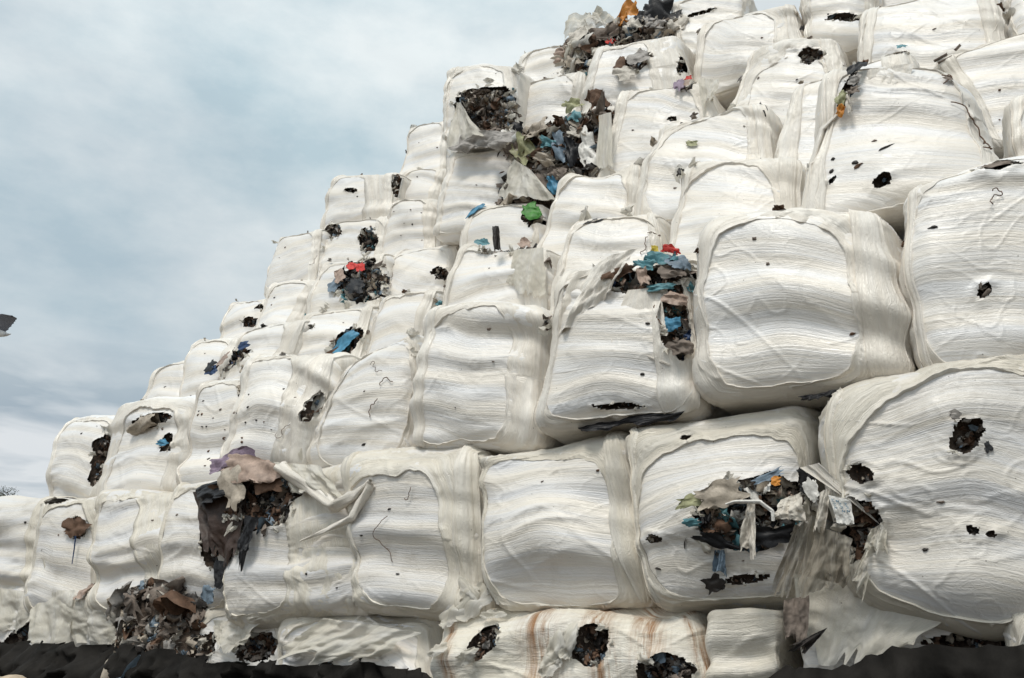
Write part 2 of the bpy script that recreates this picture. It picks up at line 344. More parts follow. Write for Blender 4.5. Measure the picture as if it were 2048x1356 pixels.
    A, B = np.meshgrid(ii, ii, indexing='ij'); fc(A, A * 0, B, False); fc(A, A * 0 + ny, B, True)
    A, B = np.meshgrid(ii, jj, indexing='ij'); fc(A, B, A * 0, True); fc(A, B, A * 0 + n, False)
    A, B = np.meshgrid(jj, ii, indexing='ij'); fc(A * 0, A, B, True); fc(A * 0 + n, A, B, False)
    Fq = np.concatenate(faces); uq, inv = np.unique(Fq, return_inverse=True); Fq = inv.reshape(Fq.shape)
    p = np.stack([lx[uq // S2], ly[(uq // S1) % 1000], lz[uq % S1]], -1)
    p, pk = snap(p, 1.05 * max(hx, hz) / n)
    W, flow = surf(p, pk)
    fcn = p[Fq].mean(1)
    if HS: Fq = Fq[~holemask(fcn)]
    st = None
    if stain:
        st = np.zeros(len(p))
        for (px, py, wd) in stain:
            c = ab(px, py); st = np.maximum(st, np.exp(-((p[:, 0] / hx - c[0] + .12 * (p[:, 2] / hz - c[1])) / wd) ** 2))
    mat_ = mat or (WASTE if mode == 'waste' else FILM_SHADED_DUSTY if k <= 2 else FILM)
    if st is not None: mat_ = STAIN
    if stain: flow = np.stack([p[:, 0] + p[:, 1], p[:, 2], p[:, 0] * 0], -1)
    mk('packed_waste_core' if mode == 'waste' else 'film_wrap', W, Fq, mat_, root, flow=flow, stain=st)
    # ----- hood: the outer wrapping layers leaving an arched opening
    if mode == 'film' and hoodon:
        ml, mr, mt, mb = hood; mb *= .6; mt *= g.uniform(.7, 1.3); mr *= g.uniform(.8, 1.15); hn = hn * g.uniform(.85, 1.5); rot_ = g.uniform(-.10, .10); a0, a1, b0, b1 = -1 + 2 * ml, 1 - 2 * mr, -1 + 2 * mb, 1 - 2 * mt
        ac, bc, wa, wb = (a0 + a1) / 2, (b0 + b1) / 2, (a1 - a0) / 2, (b1 - b0) / 2
        nph = int(np.clip(n * 3.2, 120, 460)); ns1 = max(7, n // 7); ns2 = max(6, n // 10)
        ph = np.linspace(0, 2 * math.pi, nph, endpoint=False); cs, sn = np.cos(ph), np.sin(ph)
        cs_, sn_ = cs * wa, sn * wb
        Ro = (np.abs(cs) ** hn + np.abs(sn) ** hn) ** (-1 / hn)
        Ro = Ro * (1 + .075 * noise(cs * 1.5, sn * 1.5, s, s + 61) + .03 * noise(cs * 5, sn * 5, s, s + 62) + .012 * noise(cs * 15, sn * 15, s, s + 63))
        ka = np.where(cs_ > 0, (1 - ac), (1 + ac)) / np.maximum(np.abs(cs_), 1e-6); kb = np.where(sn_ > 0, (1 - bc), (1 + bc)) / np.maximum(np.abs(sn_), 1e-6)
        Rb = np.minimum(ka, kb); Ro = np.minimum(Ro, Rb * .985)
        T = np.concatenate([[0, 0], np.linspace(0, 1, ns1) ** 1.2, np.linspace(0, 1, ns2 + 1)[1:] + 1])
        rad = Ro[:, None] + (Rb - Ro)[:, None] * np.clip(T, 0, 1)[None]
        fall = (1 - np.clip(T, 0, 1))[None] * rot_; a_0, b_0 = cs_[:, None] * rad, sn_[:, None] * rad
        aa = np.clip(ac + a_0 - b_0 * fall, -1, 1); bb = np.clip(bc + b_0 + a_0 * fall, -1, 1); yy = np.clip(T - 1, 0, 1)[None] * D * .62 + aa * 0
        pp = np.stack([aa * hx, yy, bb * hz], -1)
        arc = ph[:, None] * (hx + hz) * .5 + T[None] * 0
        dist = np.clip(T, 0, 1)[None] * (Rb - Ro)[:, None] * (hx + hz) * .5 + np.clip(T - 1, 0, 1)[None] * D
        lift = .006 + .011 * np.exp(-(dist / .022) ** 2) * np.clip(.6 + 1.3 * noise(arc * 2.2, 0, s, s + 70), 0, 2) + .0035 * noise(arc * 1.6, dist * 26, s, s + 71) + .002 * noise(arc * 3, dist * 55, s, s + 74)
        cmp_ = np.clip(noise(arc * 1.1, .5, s, s + 72) * 2, 0, 1)
        lift = lift + cmp_ * .030 * fbm(arc * 8, dist * 8, s, s + 73, 3) + .010 * (1 - np.minimum(np.abs(noise(arc * 1.5, dist * 7 + arc * 2, s, s + 75)) * 10, 1))
        lift[:, 0] = -.012; lift[:, 1] = .004
        pp, pk = snap(pp, .02); lift = lift + pk
        Wd, _ = surf(pp, lift, fine=False)
        flow = np.stack([arc, dist, arc * 0 + s % 11], -1).reshape(-1, 3)
        fq = gridf(nph, len(T), True)
        if HS:
            pf = pp.reshape(-1, 3)[fq].mean(1); fq = fq[~holemask(pf)]
        mk('film_overwrap', Wd.reshape(-1, 3), fq[:, ::-1], HOOD_SHADED_DUSTY if k <= 2 else HOOD, root, flow=flow)
    # ----- exposed waste in the holes
    out = -NB
    for i, (c, M, Mi, h) in enumerate(HS):
        pal = h[5] if len(h) > 5 else 'dark'; den = h[6] if len(h) > 6 else 1.; push = h[7] if len(h) > 7 else .0
        nr_, na = 12, 44; RR, AN = np.meshgrid(np.linspace(.03, 1.45, nr_), np.linspace(0, 2 * math.pi, na, endpoint=False), indexing='xy')
        q = np.stack([RR * np.cos(AN), RR * np.sin(AN)], -1) @ M.T + c
        size = math.sqrt(abs(np.linalg.det(M)) * hx * hz)
        pp = np.stack([np.clip(q[..., 0], -1, 1) * hx, RR * 0, np.clip(q[..., 1], -1, 1) * hz], -1)
        dep = min(.24, 1.1 * size); lf = -dep * np.clip(1.35 - RR, 0, 1) ** .6 - .012 + .35 * dep * fbm(q[..., 0] * 7, q[..., 1] * 7, i, s + 80, 3) + push * np.clip(1 - RR, 0, 1)
        lf = np.where(RR > 1.15, np.minimum(lf, -.02), lf)
        Wd, _ = surf(pp, lf, fine=False)
        parts = [(Wd.reshape(-1, 3), gridf(na, nr_, True)[:, ::-1], np.zeros((na * nr_, 3)), 0)]
        names = sorted(set(PAL[pal])); mats = [WASTE] + [WM[x] for x in names]
        nsc = int(np.clip(size * size * 3000 * den, 8, 420)); L0 = np.clip(size * .5, .03, .15)
        for _ in range(nsc):
            rr = math.sqrt(g.random()) * .93; an = g.random() * 6.283; q1 = np.array([rr * math.cos(an), rr * math.sin(an)]) @ M.T + c
            p1 = np.array([np.clip(q1[0], -1, 1) * hx, 0, np.clip(q1[1], -1, 1) * hz])
            lf1 = -dep * .75 * (1.15 - rr) + g.uniform(-.04, .015) + push * (1 - rr) * g.uniform(.3, 1)
            Wc, _ = surf(p1[None], np.array([lf1]), fine=False)
            a1_, a2_, a3_ = axes(g, out + np.array([0, 0, -.2]), .8); sz = L0 * min(1.6, g.lognormal(-.2, .5))
            pr = scrap(Wc[0], a1_, a2_, a3_, sz, sz * g.uniform(.3, .9), g, .35)
            parts.append((*pr, 1 + names.index(PAL[pal][g.integers(len(PAL[pal]))])))
        v_, f_, _, mi = join(parts)
        mk('exposed_waste', v_, f_, mats, root, midx=mi, kind='stuff')
        if size > .05 and mode == 'film':   # torn lips of film round the hole
            parts = []
            for _ in range(int(np.clip(size * 40, 4, 16))):
                an = g.random() * 6.283; q1 = np.array([math.cos(an), math.sin(an)]) @ M.T * g.uniform(.95, 1.12) + c
                p1 = np.array([np.clip(q1[0], -1, 1) * hx, 0, np.clip(q1[1], -1, 1) * hz]); Wc, _ = surf(p1[None], np.array([.012]), fine=False)
                a1_, a2_, a3_ = axes(g, out, .45); sz = np.clip(size * .6, .03, .16) * g.lognormal(-.2, .4)
                parts.append((*scrap(Wc[0], a1_, a2_, a3_, sz, sz * g.uniform(.25, .6), g, .4), 0))
            v_, f_, fl_, mi = join(parts); mk('torn_film_edge', v_, f_, SHEET, root, flow=fl_, kind='stuff')
    if mode == 'waste':
        parts = []; names = sorted(set(PAL['grey'])); mats = [WM[x] for x in names]
        for _ in range(620):
            u_, v_ = g.uniform(-1, 1, 2); top = g.random() < .2
            p1 = np.array([u_ * hx, g.random() * .5 * D, hz]) if top else np.array([u_ * hx, 0, v_ * hz])
            Wc, _ = surf(p1[None], np.array([g.uniform(-.01, .05)]), fine=False); a1_, a2_, a3_ = axes(g, out + np.array([0, 0, .2]), .9)
            sz = .15 * g.lognormal(-.2, .55); parts.append((*scrap(Wc[0], a1_, a2_, a3_, sz, sz * g.uniform(.3, .9), g, .4), names.index(PAL['grey'][g.integers(15)])))
        v_, f_, _, mi = join(parts); mk('exposed_waste', v_, f_, mats, root, midx=mi, kind='stuff')
    # ----- specks / punctures
    for _ in range(specks if mode == 'film' else 0):
        c = np.array([g.uniform(-.75, .75), g.uniform(-.7, .75)]); puncture(b, c, g.uniform(.008, .024), g.uniform(.35, 1), g.uniform(-.4, .4), g.choice(['dark', 'brown', 'taupe', 'dark']))
    for _ in range(wires): wire(b, (g.uniform(-.6, .8), g.uniform(-.5, .8)))
    BALES[key] = b
    return b
def hash_(s):
    h = 2166136261
    for c in s: h = ((h ^ ord(c)) * 16777619) & 0xffffffff
    return h
def puncture(b, c, size, asp, ang, col):
    g = b.g; na, nr = 14, 4; RR, AN = np.meshgrid(np.linspace(.05, 1, nr), np.linspace(0, 6.2832, na, endpoint=False), indexing='xy')
    w = (1 + .5 * noise(np.cos(AN) * 2, np.sin(AN) * 2, g.random() * 50, 3)) * RR * size
    x, z = w * np.cos(AN), w * np.sin(AN) * asp; x, z = x * math.cos(ang) - z * math.sin(ang), x * math.sin(ang) + z * math.cos(ang)
    pp = np.stack([np.clip(c[0] + x / b.hx, -1, 1) * b.hx, x * 0, np.clip(c[1] + z / b.hz, -1, 1) * b.hz], -1)
    W, _ = b.surf(pp, np.where(RR > .9, -.006, .005 + .008 * (1 - RR)) + .02 * (b.key in HOODED and (abs(c[0]) > .6)), fine=True)
    mk('puncture', W.reshape(-1, 3), gridf(na, nr, True)[:, ::-1], WM[col], b.root)
HOODED = set()
def at(b, px, py, size, asp=.5, ang=0., col='dark'):
    puncture(b, b.ab(px, py), size, asp, R(ang), col)
def wire(b, c, px=None, length=.3, rad=.0025):
    g = b.g
    if px is not None: c = b.ab(*px)
    n = 26; th = g.uniform(0, 6.28) + np.cumsum(g.normal(0, .42, n)); st = length / n
    x = np.cumsum(np.cos(th)) * st; z = np.cumsum(np.sin(th)) * st
    pp = np.stack([np.clip(c[0] + x / b.hx, -.98, .98) * b.hx, x * 0, np.clip(c[1] + z / b.hz, -.98, .98) * b.hz], -1)
    W, _ = b.surf(pp, .016 + .012 * np.abs(np.sin(np.arange(n) * .5)), fine=False); v, f = tube(W, rad); mk('wire', v, f, WM['brown'], b.root)
def piece(b, px, py, Lp, Wp, rot, col, lift=.03, name='plastic_scrap', label=None, bend=.25, n=14, droop=0.):
    """a single recognisable scrap lying on / hanging from the bale, sizes in photo pixels"""
    g = b.g; c = b.ab(px, py); th = R(rot)
    e1 = b.ab(px + Lp / 2 * math.cos(th), py - Lp / 2 * math.sin(th)) - c; e2 = b.ab(px - Wp / 2 * math.sin(th), py - Wp / 2 * math.cos(th)) - c
    u = np.linspace(-1, 1, n); U, V = np.meshgrid(u, u, indexing='ij'); s = int(g.integers(1e6))
    k = (1 + .35 * noise(U * 1.8, V * 1.8, 0, s) + .12 * noise(U * 6, V * 6, 0, s + 1)) * (1 - .22 * np.abs(U * V))
    q = c + (U * k)[..., None] * e1 + (V * k)[..., None] * e2
    size = math.sqrt(abs(e1[0] * e2[1] - e1[1] * e2[0]) * b.hx * b.hz)
    pp = np.stack([np.clip(q[..., 0], -1, 1) * b.hx, U * 0, np.clip(q[..., 1], -1, 1) * b.hz], -1)
    lf = lift + bend * size * fbm(U * 1.7, V * 1.7, 0, s + 4, 3) + .0 * U
    lf = np.maximum(lf, .004)
    W, _ = b.surf(pp, lf, fine=False)
    ex = np.stack([(q[..., 0] - np.clip(q[..., 0], -1, 1)) * b.hx, (q[..., 1] - np.clip(q[..., 1], -1, 1)) * b.hz], -1)
    W = W + ex[..., :1] * DW + ex[..., 1:] * np.array([0, 0, 1.])
    m = SHEET if col == 'film' else WM[col]
    o = mk(name, W.reshape(-1, 3), gridf(n, n)[:, ::-1], m, b.root, flow=np.stack([U * size, V * size, U * 0], -1).reshape(-1, 3), label=label)
    return o

# ------------------------------------------------------------------ the pile (corner positions TL, TR, BR, BL)
# bottom course
bale('a1', 1, .0, [(-70,1168),(62,1172),(60,1330),(-75,1330)], 'bottom bale at the far left end with a torn dark lower corner', hood=(.04,.10,.08,.04), holes=[(48,1270,22,42,-20,'dark',.5)], slack=1.6, D=1.2)
bale('a2', 1, .0, [(66,1178),(245,1185),(258,1380),(62,1370)], 'short bottom bale under see-through loose film beside the brown waste spill', hood=(.22,.30,.06,.03), holes=[(170,1192,26,12,10,'grey',1)], slack=2.2)
bale('a3', 1, -.12, [(250,1200),(395,1190),(405,1400),(245,1400)], 'bottom bale burst wide open, all brown crumpled rags and no film', mode='waste', slack=2.)
bale('a4', 1, .0, [(400,1212),(560,1222),(565,1400),(400,1390)], 'bottom bale with two dark bitten holes along its lower edge, right of the brown spill', hood=(.06,.06,.06,.04), holes=[(505,1292,38,30,10,'dark',1.2),(425,1290,16,26,0,'grey',1)], slack=1.8)
bale('a5', 1, .05, [(560,1235),(850,1218),(855,1440),(548,1440)], 'sagging bottom bale with slack rippled film and a dark hole low at its left', hood=(.03,.05,.03,.02), holes=[(655,1318,26,14,0,'dark',.7)], slack=2.2, tilt=.3)
bale('a6', 1, -.04, [(862,1228),(1392,1192),(1410,1480),(862,1480)], 'wide bottom bale streaked with rust brown stains around torn square holes', hood=(.05,.05,.03,.02), D=1.5, r=.24, lumps=1.5, hoodon=False, tilt=0,
     holes=[(985,1283,24,36,-35,'dark',1.4),(1188,1290,40,36,0,'dark',1.2),(1330,1338,52,32,5,'dark',1.4)], stain=[(1090,1250,.13),(1195,1230,.09),(1290,1260,.10),(1400,1300,.05),(900,1260,.05)], slack=1.5)
bale('a7', 1, .0, [(1402,1215),(1572,1212),(1575,1480),(1405,1480)], 'narrow bottom bale with a deep horizontal fold, right of the rust stained one', hood=(.03,.04,.03,.02), hoodon=False, lumps=2.2, slack=2.4, r=.22, mat=HOOD_SHADED_DUSTY)
bale('a8', 1, .12, [(1590,1205),(2010,1215),(2030,1560),(1590,1560)], 'bottom bale under the largest bale, its lower film torn to rags', hood=(.03,.05,.03,.02), hoodon=False, slack=1.5, holes=[(1935,1290,85,26,-3,'dark',.8)])
bale('a9', 1, .0, [(2022,1215),(2300,1235),(2320,1640),(2020,1600)], 'bottom bale cut by the right edge of the photo', hood=(.1,.1,.05,.05))
# second course
bale('b1', 2, .0, [(-75,1000),(84,990),(66,1168),(-90,1160)], 'second-course bale at the far left, cut by the left edge of the photo', hood=(.05,.06,.05,.03), lumps=1.8, hoodon=False)
bale('b2', 2, .0, [(90,1002),(186,988),(182,1186),(70,1178)], 'narrow second-course bale with a brown rag and dark string hanging on it', hood=(.10,.10,.10,.03), holes=[(110,1003,22,9,10,'grey',1),(157,1055,12,22,0,'dark',1)])
bale('b3', 2, -.05, [(195,985),(335,975),(352,1205),(182,1208)], 'second-course bale whose film frames a tall narrow arch, third from the left', hood=(.11,.36,.10,.06), hn=3., lumps=1.6)
bale('b4', 2, .0, [(345,975),(475,945),(462,1222),(338,1215)], 'second-course bale half hidden behind the hanging dark brown slab', hood=(.06,.05,.05,.03), lumps=1.6, holes=[(440,1085,16,48,-8,'mix',.8)])
bale('b5', 2, -.06, [(470,935),(706,925),(722,1226),(455,1250)], 'second-course bale with its upper left corner ripped open over dark waste', hood=(.05,.46,.18,.10), hn=4, lumps=1.3,
     holes=[(525,1000,66,62,-15,'dark',1.3,.06),(480,1075,20,45,-15,'dark',.8)])
bale('b6', 2, .0, [(695,925),(940,905),(955,1238),(708,1222)], 'second-course bale with a rounded window and a short black scratch low inside it', hood=(.08,.20,.17,.06), hn=3, lumps=1.6, wires=0)
bale('b7', 2, -.02, [(945,905),(1240,862),(1305,1192),(975,1208)], 'second-course bale with a clean tall window, left of the gutted one', hood=(.06,.21,.11,.04), hn=3.6, lumps=1.6)
bale('b8', 2, .0, [(1248,862),(1625,788),(1618,1205),(1292,1200)], 'second-course bale gutted on its right side, coloured rags spilling from a wide tear', hood=(.07,.05,.12,.07), hn=2.8, tilt=-.12,
     holes=[(1505,1030,118,66,18,'mix',1.3,.03),(1490,1158,46,9,8,'dark',.6),(1322,1080,14,8,0,'grey',.6),(1370,872,11,9,0,'blue',.5)])
bale('b9', 2, -.08, [(1632,782),(2230,650),(2290,1275),(1680,1185)], 'largest bale, at the right edge, with black ragged holes in its creased film', hood=(.07,.05,.13,.03), hn=2.3, tilt=.0, slack=1.2, r=.26,
     holes=[(1712,1060,58,66,-30,'dark',1.0),(1936,875,30,40,-40,'dark',1.),(1728,952,26,19,-30,'dark',.5),(1948,1062,14,8,-25,'dark',.7),(1985,1070,12,6,0,'dark',.7)])
# third course
bale('c1', 3, .35, [(130,835),(226,828),(192,990),(98,992)], 'leftmost bale of the third course, split down its right side over dark waste', hood=(.14,.06,.08,.03), holes=[(200,915,10,52,-12,'dark',1.)])
bale('c2', 3, .35, [(240,808),(388,788),(362,985),(200,990)], 'third-course bale with a rolled beige rag under its top edge', hood=(.2,.25,.12,.04), holes=[(310,843,36,11,18,'grey',1.),(335,885,10,22,-15,'mix',.7)])
bale('c3', 3, .30, [(398,768),(486,752),(452,965),(352,978)], 'third-course bale speckled with punctures, between the rolled rag bale and the banded one', hood=(.10,.05,.05,.03), specks=14, lumps=1.6)
bale('c4', 3, .12, [(488,712),(665,700),(612,930),(445,955)], 'third-course bale with rows of tiny tears beside a broad smooth band', hood=(.06,.36,.08,.03), hn=4, specks=16, lumps=1.7, wires=2, holes=[(628,810,10,34,-18,'dark',.7)])
bale('c5', 3, .22, [(690,722),(828,655),(812,915),(606,925)], 'plain third-course bale leaning left with two short wires at its right', hood=(.16,.05,.06,.04), wires=1, slack=1.2)
bale('c6', 3, .10, [(845,628),(1085,598),(1068,898),(815,898)], 'third-course bale with a rectangular window and crumpled thick film down its right', hood=(.09,.27,.08,.06), hn=4.5, lumps=1.4)
bale('c7', 3, .02, [(1112,545),(1372,500),(1392,815),(1062,866)], 'third-course bale ripped open along its top right corner, blue and brown waste showing', hood=(.03,.03,.04,.03), tilt=.15,
     holes=[(1290,550,92,34,8,'blue',1.4,.03),(1352,640,26,84,6,'blue',1.4),(1240,812,48,7,3,'grey',.8)])
bale('c8', 3, .02, [(1396,428),(1768,398),(1830,725),(1388,806)], 'broad third-course bale whose thick film frames a big near-round window', hood=(.10,.19,.09,.06), hn=2.6, lumps=.9, tilt=.16)
bale('c9', 3, .08, [(1795,356),(2230,248),(2250,670),(1836,730)], 'third-course bale at the right edge with fine diagonal creases', hood=(.05,.05,.04,.04), tilt=.22, holes=[(1995,332,50,13,14,'grey',.8),(1970,588,18,10,45,'grey',.6)])
# fourth course
bale('d1', 4, None, [(312,738),(374,712),(366,792),(290,802)], 'small far bale at the lower left step of the skyline', hood=(.2,.05,.1,.04))
bale('d2', 4, None, [(388,682),(480,668),(450,775),(358,790)], 'skyline bale standing left of a dark blue and tan rag tangle', hood=(.05,.05,.06,.03), specks=4)
bale('d3', 4, 1.45, [(480,662),(606,628),(578,705),(450,730)], 'bale with parallel creases directly above the dark blue and tan rag tangle', hood=(.05,.2,.06,.03), holes=[(470,722,44,17,25,'blue',1.3,.08)])
bale('d4', 4, None, [(600,618),(742,600),(718,700),(575,712)], 'bale slit open diagonally over blue sheet plastic, below the red rag bale', hood=(.10,.08,.08,.03), lumps=1., holes=[(690,688,44,17,48,'blue',1.,.0),(618,660,16,8,20,'grey',.6)])
bale('d5', 4, None, [(765,592),(872,570),(845,670),(735,690)], 'plain creased bale left of the broad bale with rags on top', hood=(.05,.05,.06,.03))
bale('d6', 4, None, [(922,492),(1088,484),(1090,612),(860,618)], 'bale with grey rags and a dark upright strip spilling over its top edge', hood=(.05,.18,.06,.03), holes=[(1010,478,52,20,0,'grey',1.4,.09)])
bale('d7', 4, None, [(1140,432),(1312,412),(1335,530),(1098,560)], 'bale marked by a black oily smear near its top', hood=(.10,.04,.06,.03), tilt=.2, wires=0)
bale('d8', 4, None, [(1362,330),(1600,303),(1606,440),(1322,485)], 'smooth fourth-course bale behind the big round-window bale', hood=(.10,.20,.08,.03), tilt=.18, specks=2)
bale('d9', 4, .6, [(1650,150),(1895,112),(1995,318),(1605,440)], 'big leaning bale with a brown and orange rag stuck at its upper left', hood=(.12,.07,.05,.02), hn=4, tilt=.2, lean=.25, wires=0,
     holes=[(1768,373,21,11,28,'dark',.6),(1670,372,11,4,50,'mix',.7),(1700,190,12,36,-25,'grey',1.2,.06)])
bale('d10', 4, None, [(2015,190),(2260,140),(2260,330),(2000,310)], 'fourth-course bale whose curved white edge shows at the right margin', hood=(.10,.05,.06,.03))
# fifth course
bale('e1', 5, None, [(458,602),(528,586),(520,655),(440,668)], 'small skyline bale with green and dark scraps at its right side', hood=(.12,.04,.05,.03), holes=[(500,643,13,9,25,'dark',1.),(518,612,8,5,10,'blue',.8)])
bale('e2', 5, None, [(536,568),(632,556),(604,635),(518,642)], 'plain skyline bale under the bale with a diagonal seam', hood=(.05,.05,.05,.03), lumps=1.5)
bale('e3', 5, None, [(640,520),(766,508),(755,600),(618,620)], 'bale gutted at its upper right with bright red and black scraps', hood=(.08,.05,.08,.03), holes=[(722,560,40,46,-20,'mix',1.5,.04)])
bale('e4', 5, None, [(790,500),(915,476),(880,580),(755,592)], 'heavily wrinkled bale with curled wires at its right side', hood=(.05,.05,.05,.03), slack=1.5, wires=3, tilt=.3, holes=[(880,545,14,14,0,'grey',.8)])
bale('e5', 5, None, [(945,415),(1085,400),(1068,490),(918,500)], 'bale with a green bag bulging from its upper right corner', hood=(.05,.05,.05,.03), holes=[(1062,430,17,22,0,'dark',1.)])
bale('e6', 5, None, [(1132,350),(1276,322),(1268,435),(1075,450)], 'bale with crinkled film just below the great central waste spill', hood=(.06,.10,.06,.03), tilt=.25, slack=1.3)
bale('e7', 5, None, [(1315,248),(1535,190),(1552,305),(1268,415)], 'bale with a narrow smooth strip down its left and an olive scrap', hood=(.10,.20,.05,.03), tilt=.2)
bale('e8', 5, None, [(1580,170),(1815,88),(1850,240),(1548,305)], 'bale with a green and white rag knot at its upper right corner', hood=(.04,.05,.05,.03), tilt=.25, holes=[(1790,100,24,13,20,'grey',1.,.04)], wires=0)
bale('e9', 5, None, [(1860,120),(2140,20),(2180,200),(1985,300)], 'upper right bale crossed by two short dark sticks', hood=(.03,.03,.05,.03), tilt=.25)
# sixth course
bale('f1', 6, None, [(556,475),(638,455),(626,560),(535,572)], 'skyline bale crossed by a long diagonal film seam', hood=(.05,.05,.05,.03), wires=1, tilt=-.2)
bale('f2', 6, None, [(648,442),(778,430),(760,512),(634,525)], 'bale with two clumps of grey and yellow scraps, under the tall skyline block', hood=(.06,.08,.05,.03), holes=[(668,465,20,15,20,'grey',1.2),(738,482,18,24,-10,'mix',1.2)])
bale('f3', 6, None, [(788,405),(872,395),(866,485),(758,505)], 'narrow bale dotted with scraps along its right side, lowest of the three-bale column', hood=(.04,.04,.05,.03), specks=7)
bale('f4', 6, None, [(898,312),(1035,292),(1005,445),(868,472)], 'slack-filmed bale left under the great central waste spill', hood=(.04,.05,.06,.03), slack=1.7, tilt=.2, lumps=1.4)
bale('f5', 6, None, [(1035,262),(1212,215),(1200,345),(1000,375)], 'bale burst completely open in the centre of the upper pile, grey and blue waste', mode='waste', slack=2., r=.2)
bale('f6', 6, None, [(1235,190),(1405,155),(1450,280),(1198,335)], 'bale with a dark red knot of rags hanging at its top edge', hood=(.06,.14,.06,.03), tilt=.25, holes=[(1370,168,16,15,-30,'dark',1.1,.05),(1345,238,9,5,20,'grey',.7)])
bale('f7', 6, None, [(1500,100),(1672,62),(1690,130),(1442,195)], 'thickly banded bale with a round dark waste hole under its arch', hood=(.2,.15,.22,.03), tilt=.3, holes=[(1625,112,26,15,25,'grey',1.)])
bale('f8', 6, None, [(1720,14),(1990,-60),(2010,60),(1706,100)], 'top right bale with a thick pale left edge', hood=(.08,.08,.04,.03), tilt=.25)
bale('f9', 6, 3.0, [(1995,-10),(2200,-60),(2200,60),(2020,50)], 'bale in the top right corner of the photo', hood=(.05,.05,.05,.03))
bale('g8', 7, 4.1, [(1752, -48), (1960, -95), (1965, 40), (1752, 60)], 'bale glimpsed behind the top right bale with the thick pale left edge', hood=(.05, .05, .05, .03))
bale('g9', 7, 4.1, [(1965, -95), (2200, -150), (2200, 40), (1970, 50)], 'bale glimpsed in the gap left of the top right corner bale', hood=(.05, .05, .05, .03))
# seventh and eighth course
bale('g1', 7, None, [(668,352),(792,340),(776,432),(644,446)], 'square skyline bale with a broad white band, topmost of its two-bale block', hood=(.10,.34,.08,.04), hn=5, holes=[(708,385,13,5,-5,'grey',.6),(789,362,9,20,-15,'dark',1.)])
bale('g2', 7, None, [(808,338),(892,328),(872,402),(785,412)], 'narrow bale in the middle of the three-bale column', hood=(.04,.04,.05,.03), specks=4)
bale('g3', 7.3, 2.9, [(900,142),(1028,120),(1012,280),(884,250)], 'skyline bale torn open over a wide bed of brown waste', hood=(.08,.18,.08,.03), holes=[(975,222,66,46,18,'grey',1.6,.04)])
bale('g4', 7, 3.3, [(1058,165),(1168,142),(1158,242),(1018,255)], 'bale with pleated film between the brown waste bed and the central spill', hood=(.05,.12,.05,.03), tilt=.25, slack=1.3)
bale('g5', 7, None, [(1195,98),(1348,54),(1378,190),(1160,208)], 'upper bale with rags bulging through an oval hole and a wide white band', hood=(.06,.28,.08,.03), hn=3.6, tilt=.25, holes=[(1270,132,34,17,38,'grey',1.2,.05),(1363,118,9,24,-20,'dark',1.)])
bale('g6', 7, None, [(1400,42),(1585,0),(1612,70),(1376,150)], 'tall top-row bale with a narrow curled strip down its left', hood=(.10,.22,.06,.03), tilt=.28)
bale('g7', 7, 3.7, [(1598,-14),(1755,-52),(1755,60),(1608,85)], 'top-row bale slit along its lower edge over brown and blue scraps', hood=(.05,.05,.05,.03), tilt=.25, holes=[(1690,38,42,8,6,'grey',1.)])
bale('h1', 8, None, [(824,256),(892,238),(888,338),(800,345)], 'slim skyline bale at the head of the three-bale column', hood=(.05,.04,.05,.03))
bale('h2', 8, 4.0, [(1045,108),(1165,82),(1120,152),(1028,162)], 'low skyline bale behind the pleated one, left of the loose beige rags', hood=(.08,.05,.05,.03))
bale('h3', 8, 4.1, [(1140,84),(1340,36),(1330,90),(1105,140)], 'burst skyline bale with an orange and black cloth on top', mode='waste', slack=1.4, r=.14)
bale('h4', 8, 4.2, [(1335,5),(1500,-25),(1480,50),(1345,70)], 'topmost bale in view, with an orange slit low on its face', hood=(.05,.05,.05,.03), tilt=.25, holes=[(1400,28,34,4,18,'mix',.8)])

def band(b, a0, a1, skew=0., fold=5, y1=.8, top=True, lift0=.016, mat=None):
    """a gathered band of wrapping film running down the front face and over the top"""
    g = b.g; s = int(g.integers(1e6)); nu, nv = 34, 100; u = np.linspace(0, 1, nu)[:, None]; v = np.linspace(0, 1.35 if top else 1, nv)[None]
    vb = np.clip(v, 0, 1); wd = 1 + .35 * noise(v * 2.2, 0, 0, s); mid = (a0 + a1) / 2 + .05 * noise(v * 1.7, 0, 0, s + 1) + skew * (vb - .5)
    a = mid + (a1 - a0) * (u - .5) * wd + .012 * noise(u * 2, v * 9, 0, s + 2); a = np.clip(a, -1, 1)
    bb = (-1 + 2 * vb) + a * 0; y = np.clip(v - 1, 0, 1) * 2. * y1 + a * 0
    pp = np.stack([a * b.hx, y, bb * b.hz], -1); fw = np.minimum(u, 1 - u) * 2
    pl = .007 * noise(u * fold + .8 * noise(v * 2, 0, 0, s + 6), v * 1.6, 0, s + 3) + .004 * noise(u * fold * 2.3, v * 3.5, 0, s + 4) + .014 * np.clip(noise(v * 1.5, 3, 0, s + 7), 0, 1) * fbm(u * 4, v * 14, 0, s + 5, 3)
    lf = lift0 + pl + .008 * np.exp(-(fw / .12) ** 2)
    lf = np.where((u < .001) | (u > .999), -.004, lf)
    pp, pk = b.snap(pp, .015); lf = lf + pk; fq = gridf(nu, nv)
    if b.HS: fq = fq[~b.holemask(pp.reshape(-1, 3)[fq].mean(1))]
    W, _ = b.surf(pp, lf, fine=False)
    fl = np.stack([bb * b.hz + y, a * b.hx * 1.0, a * 0 + s % 9], -1)
    mk('film_band', W.reshape(-1, 3), fq, mat or (HOOD_SHADED_DUSTY if b.key[0] in 'ab' else HOOD), b.root, flow=fl.reshape(-1, 3))
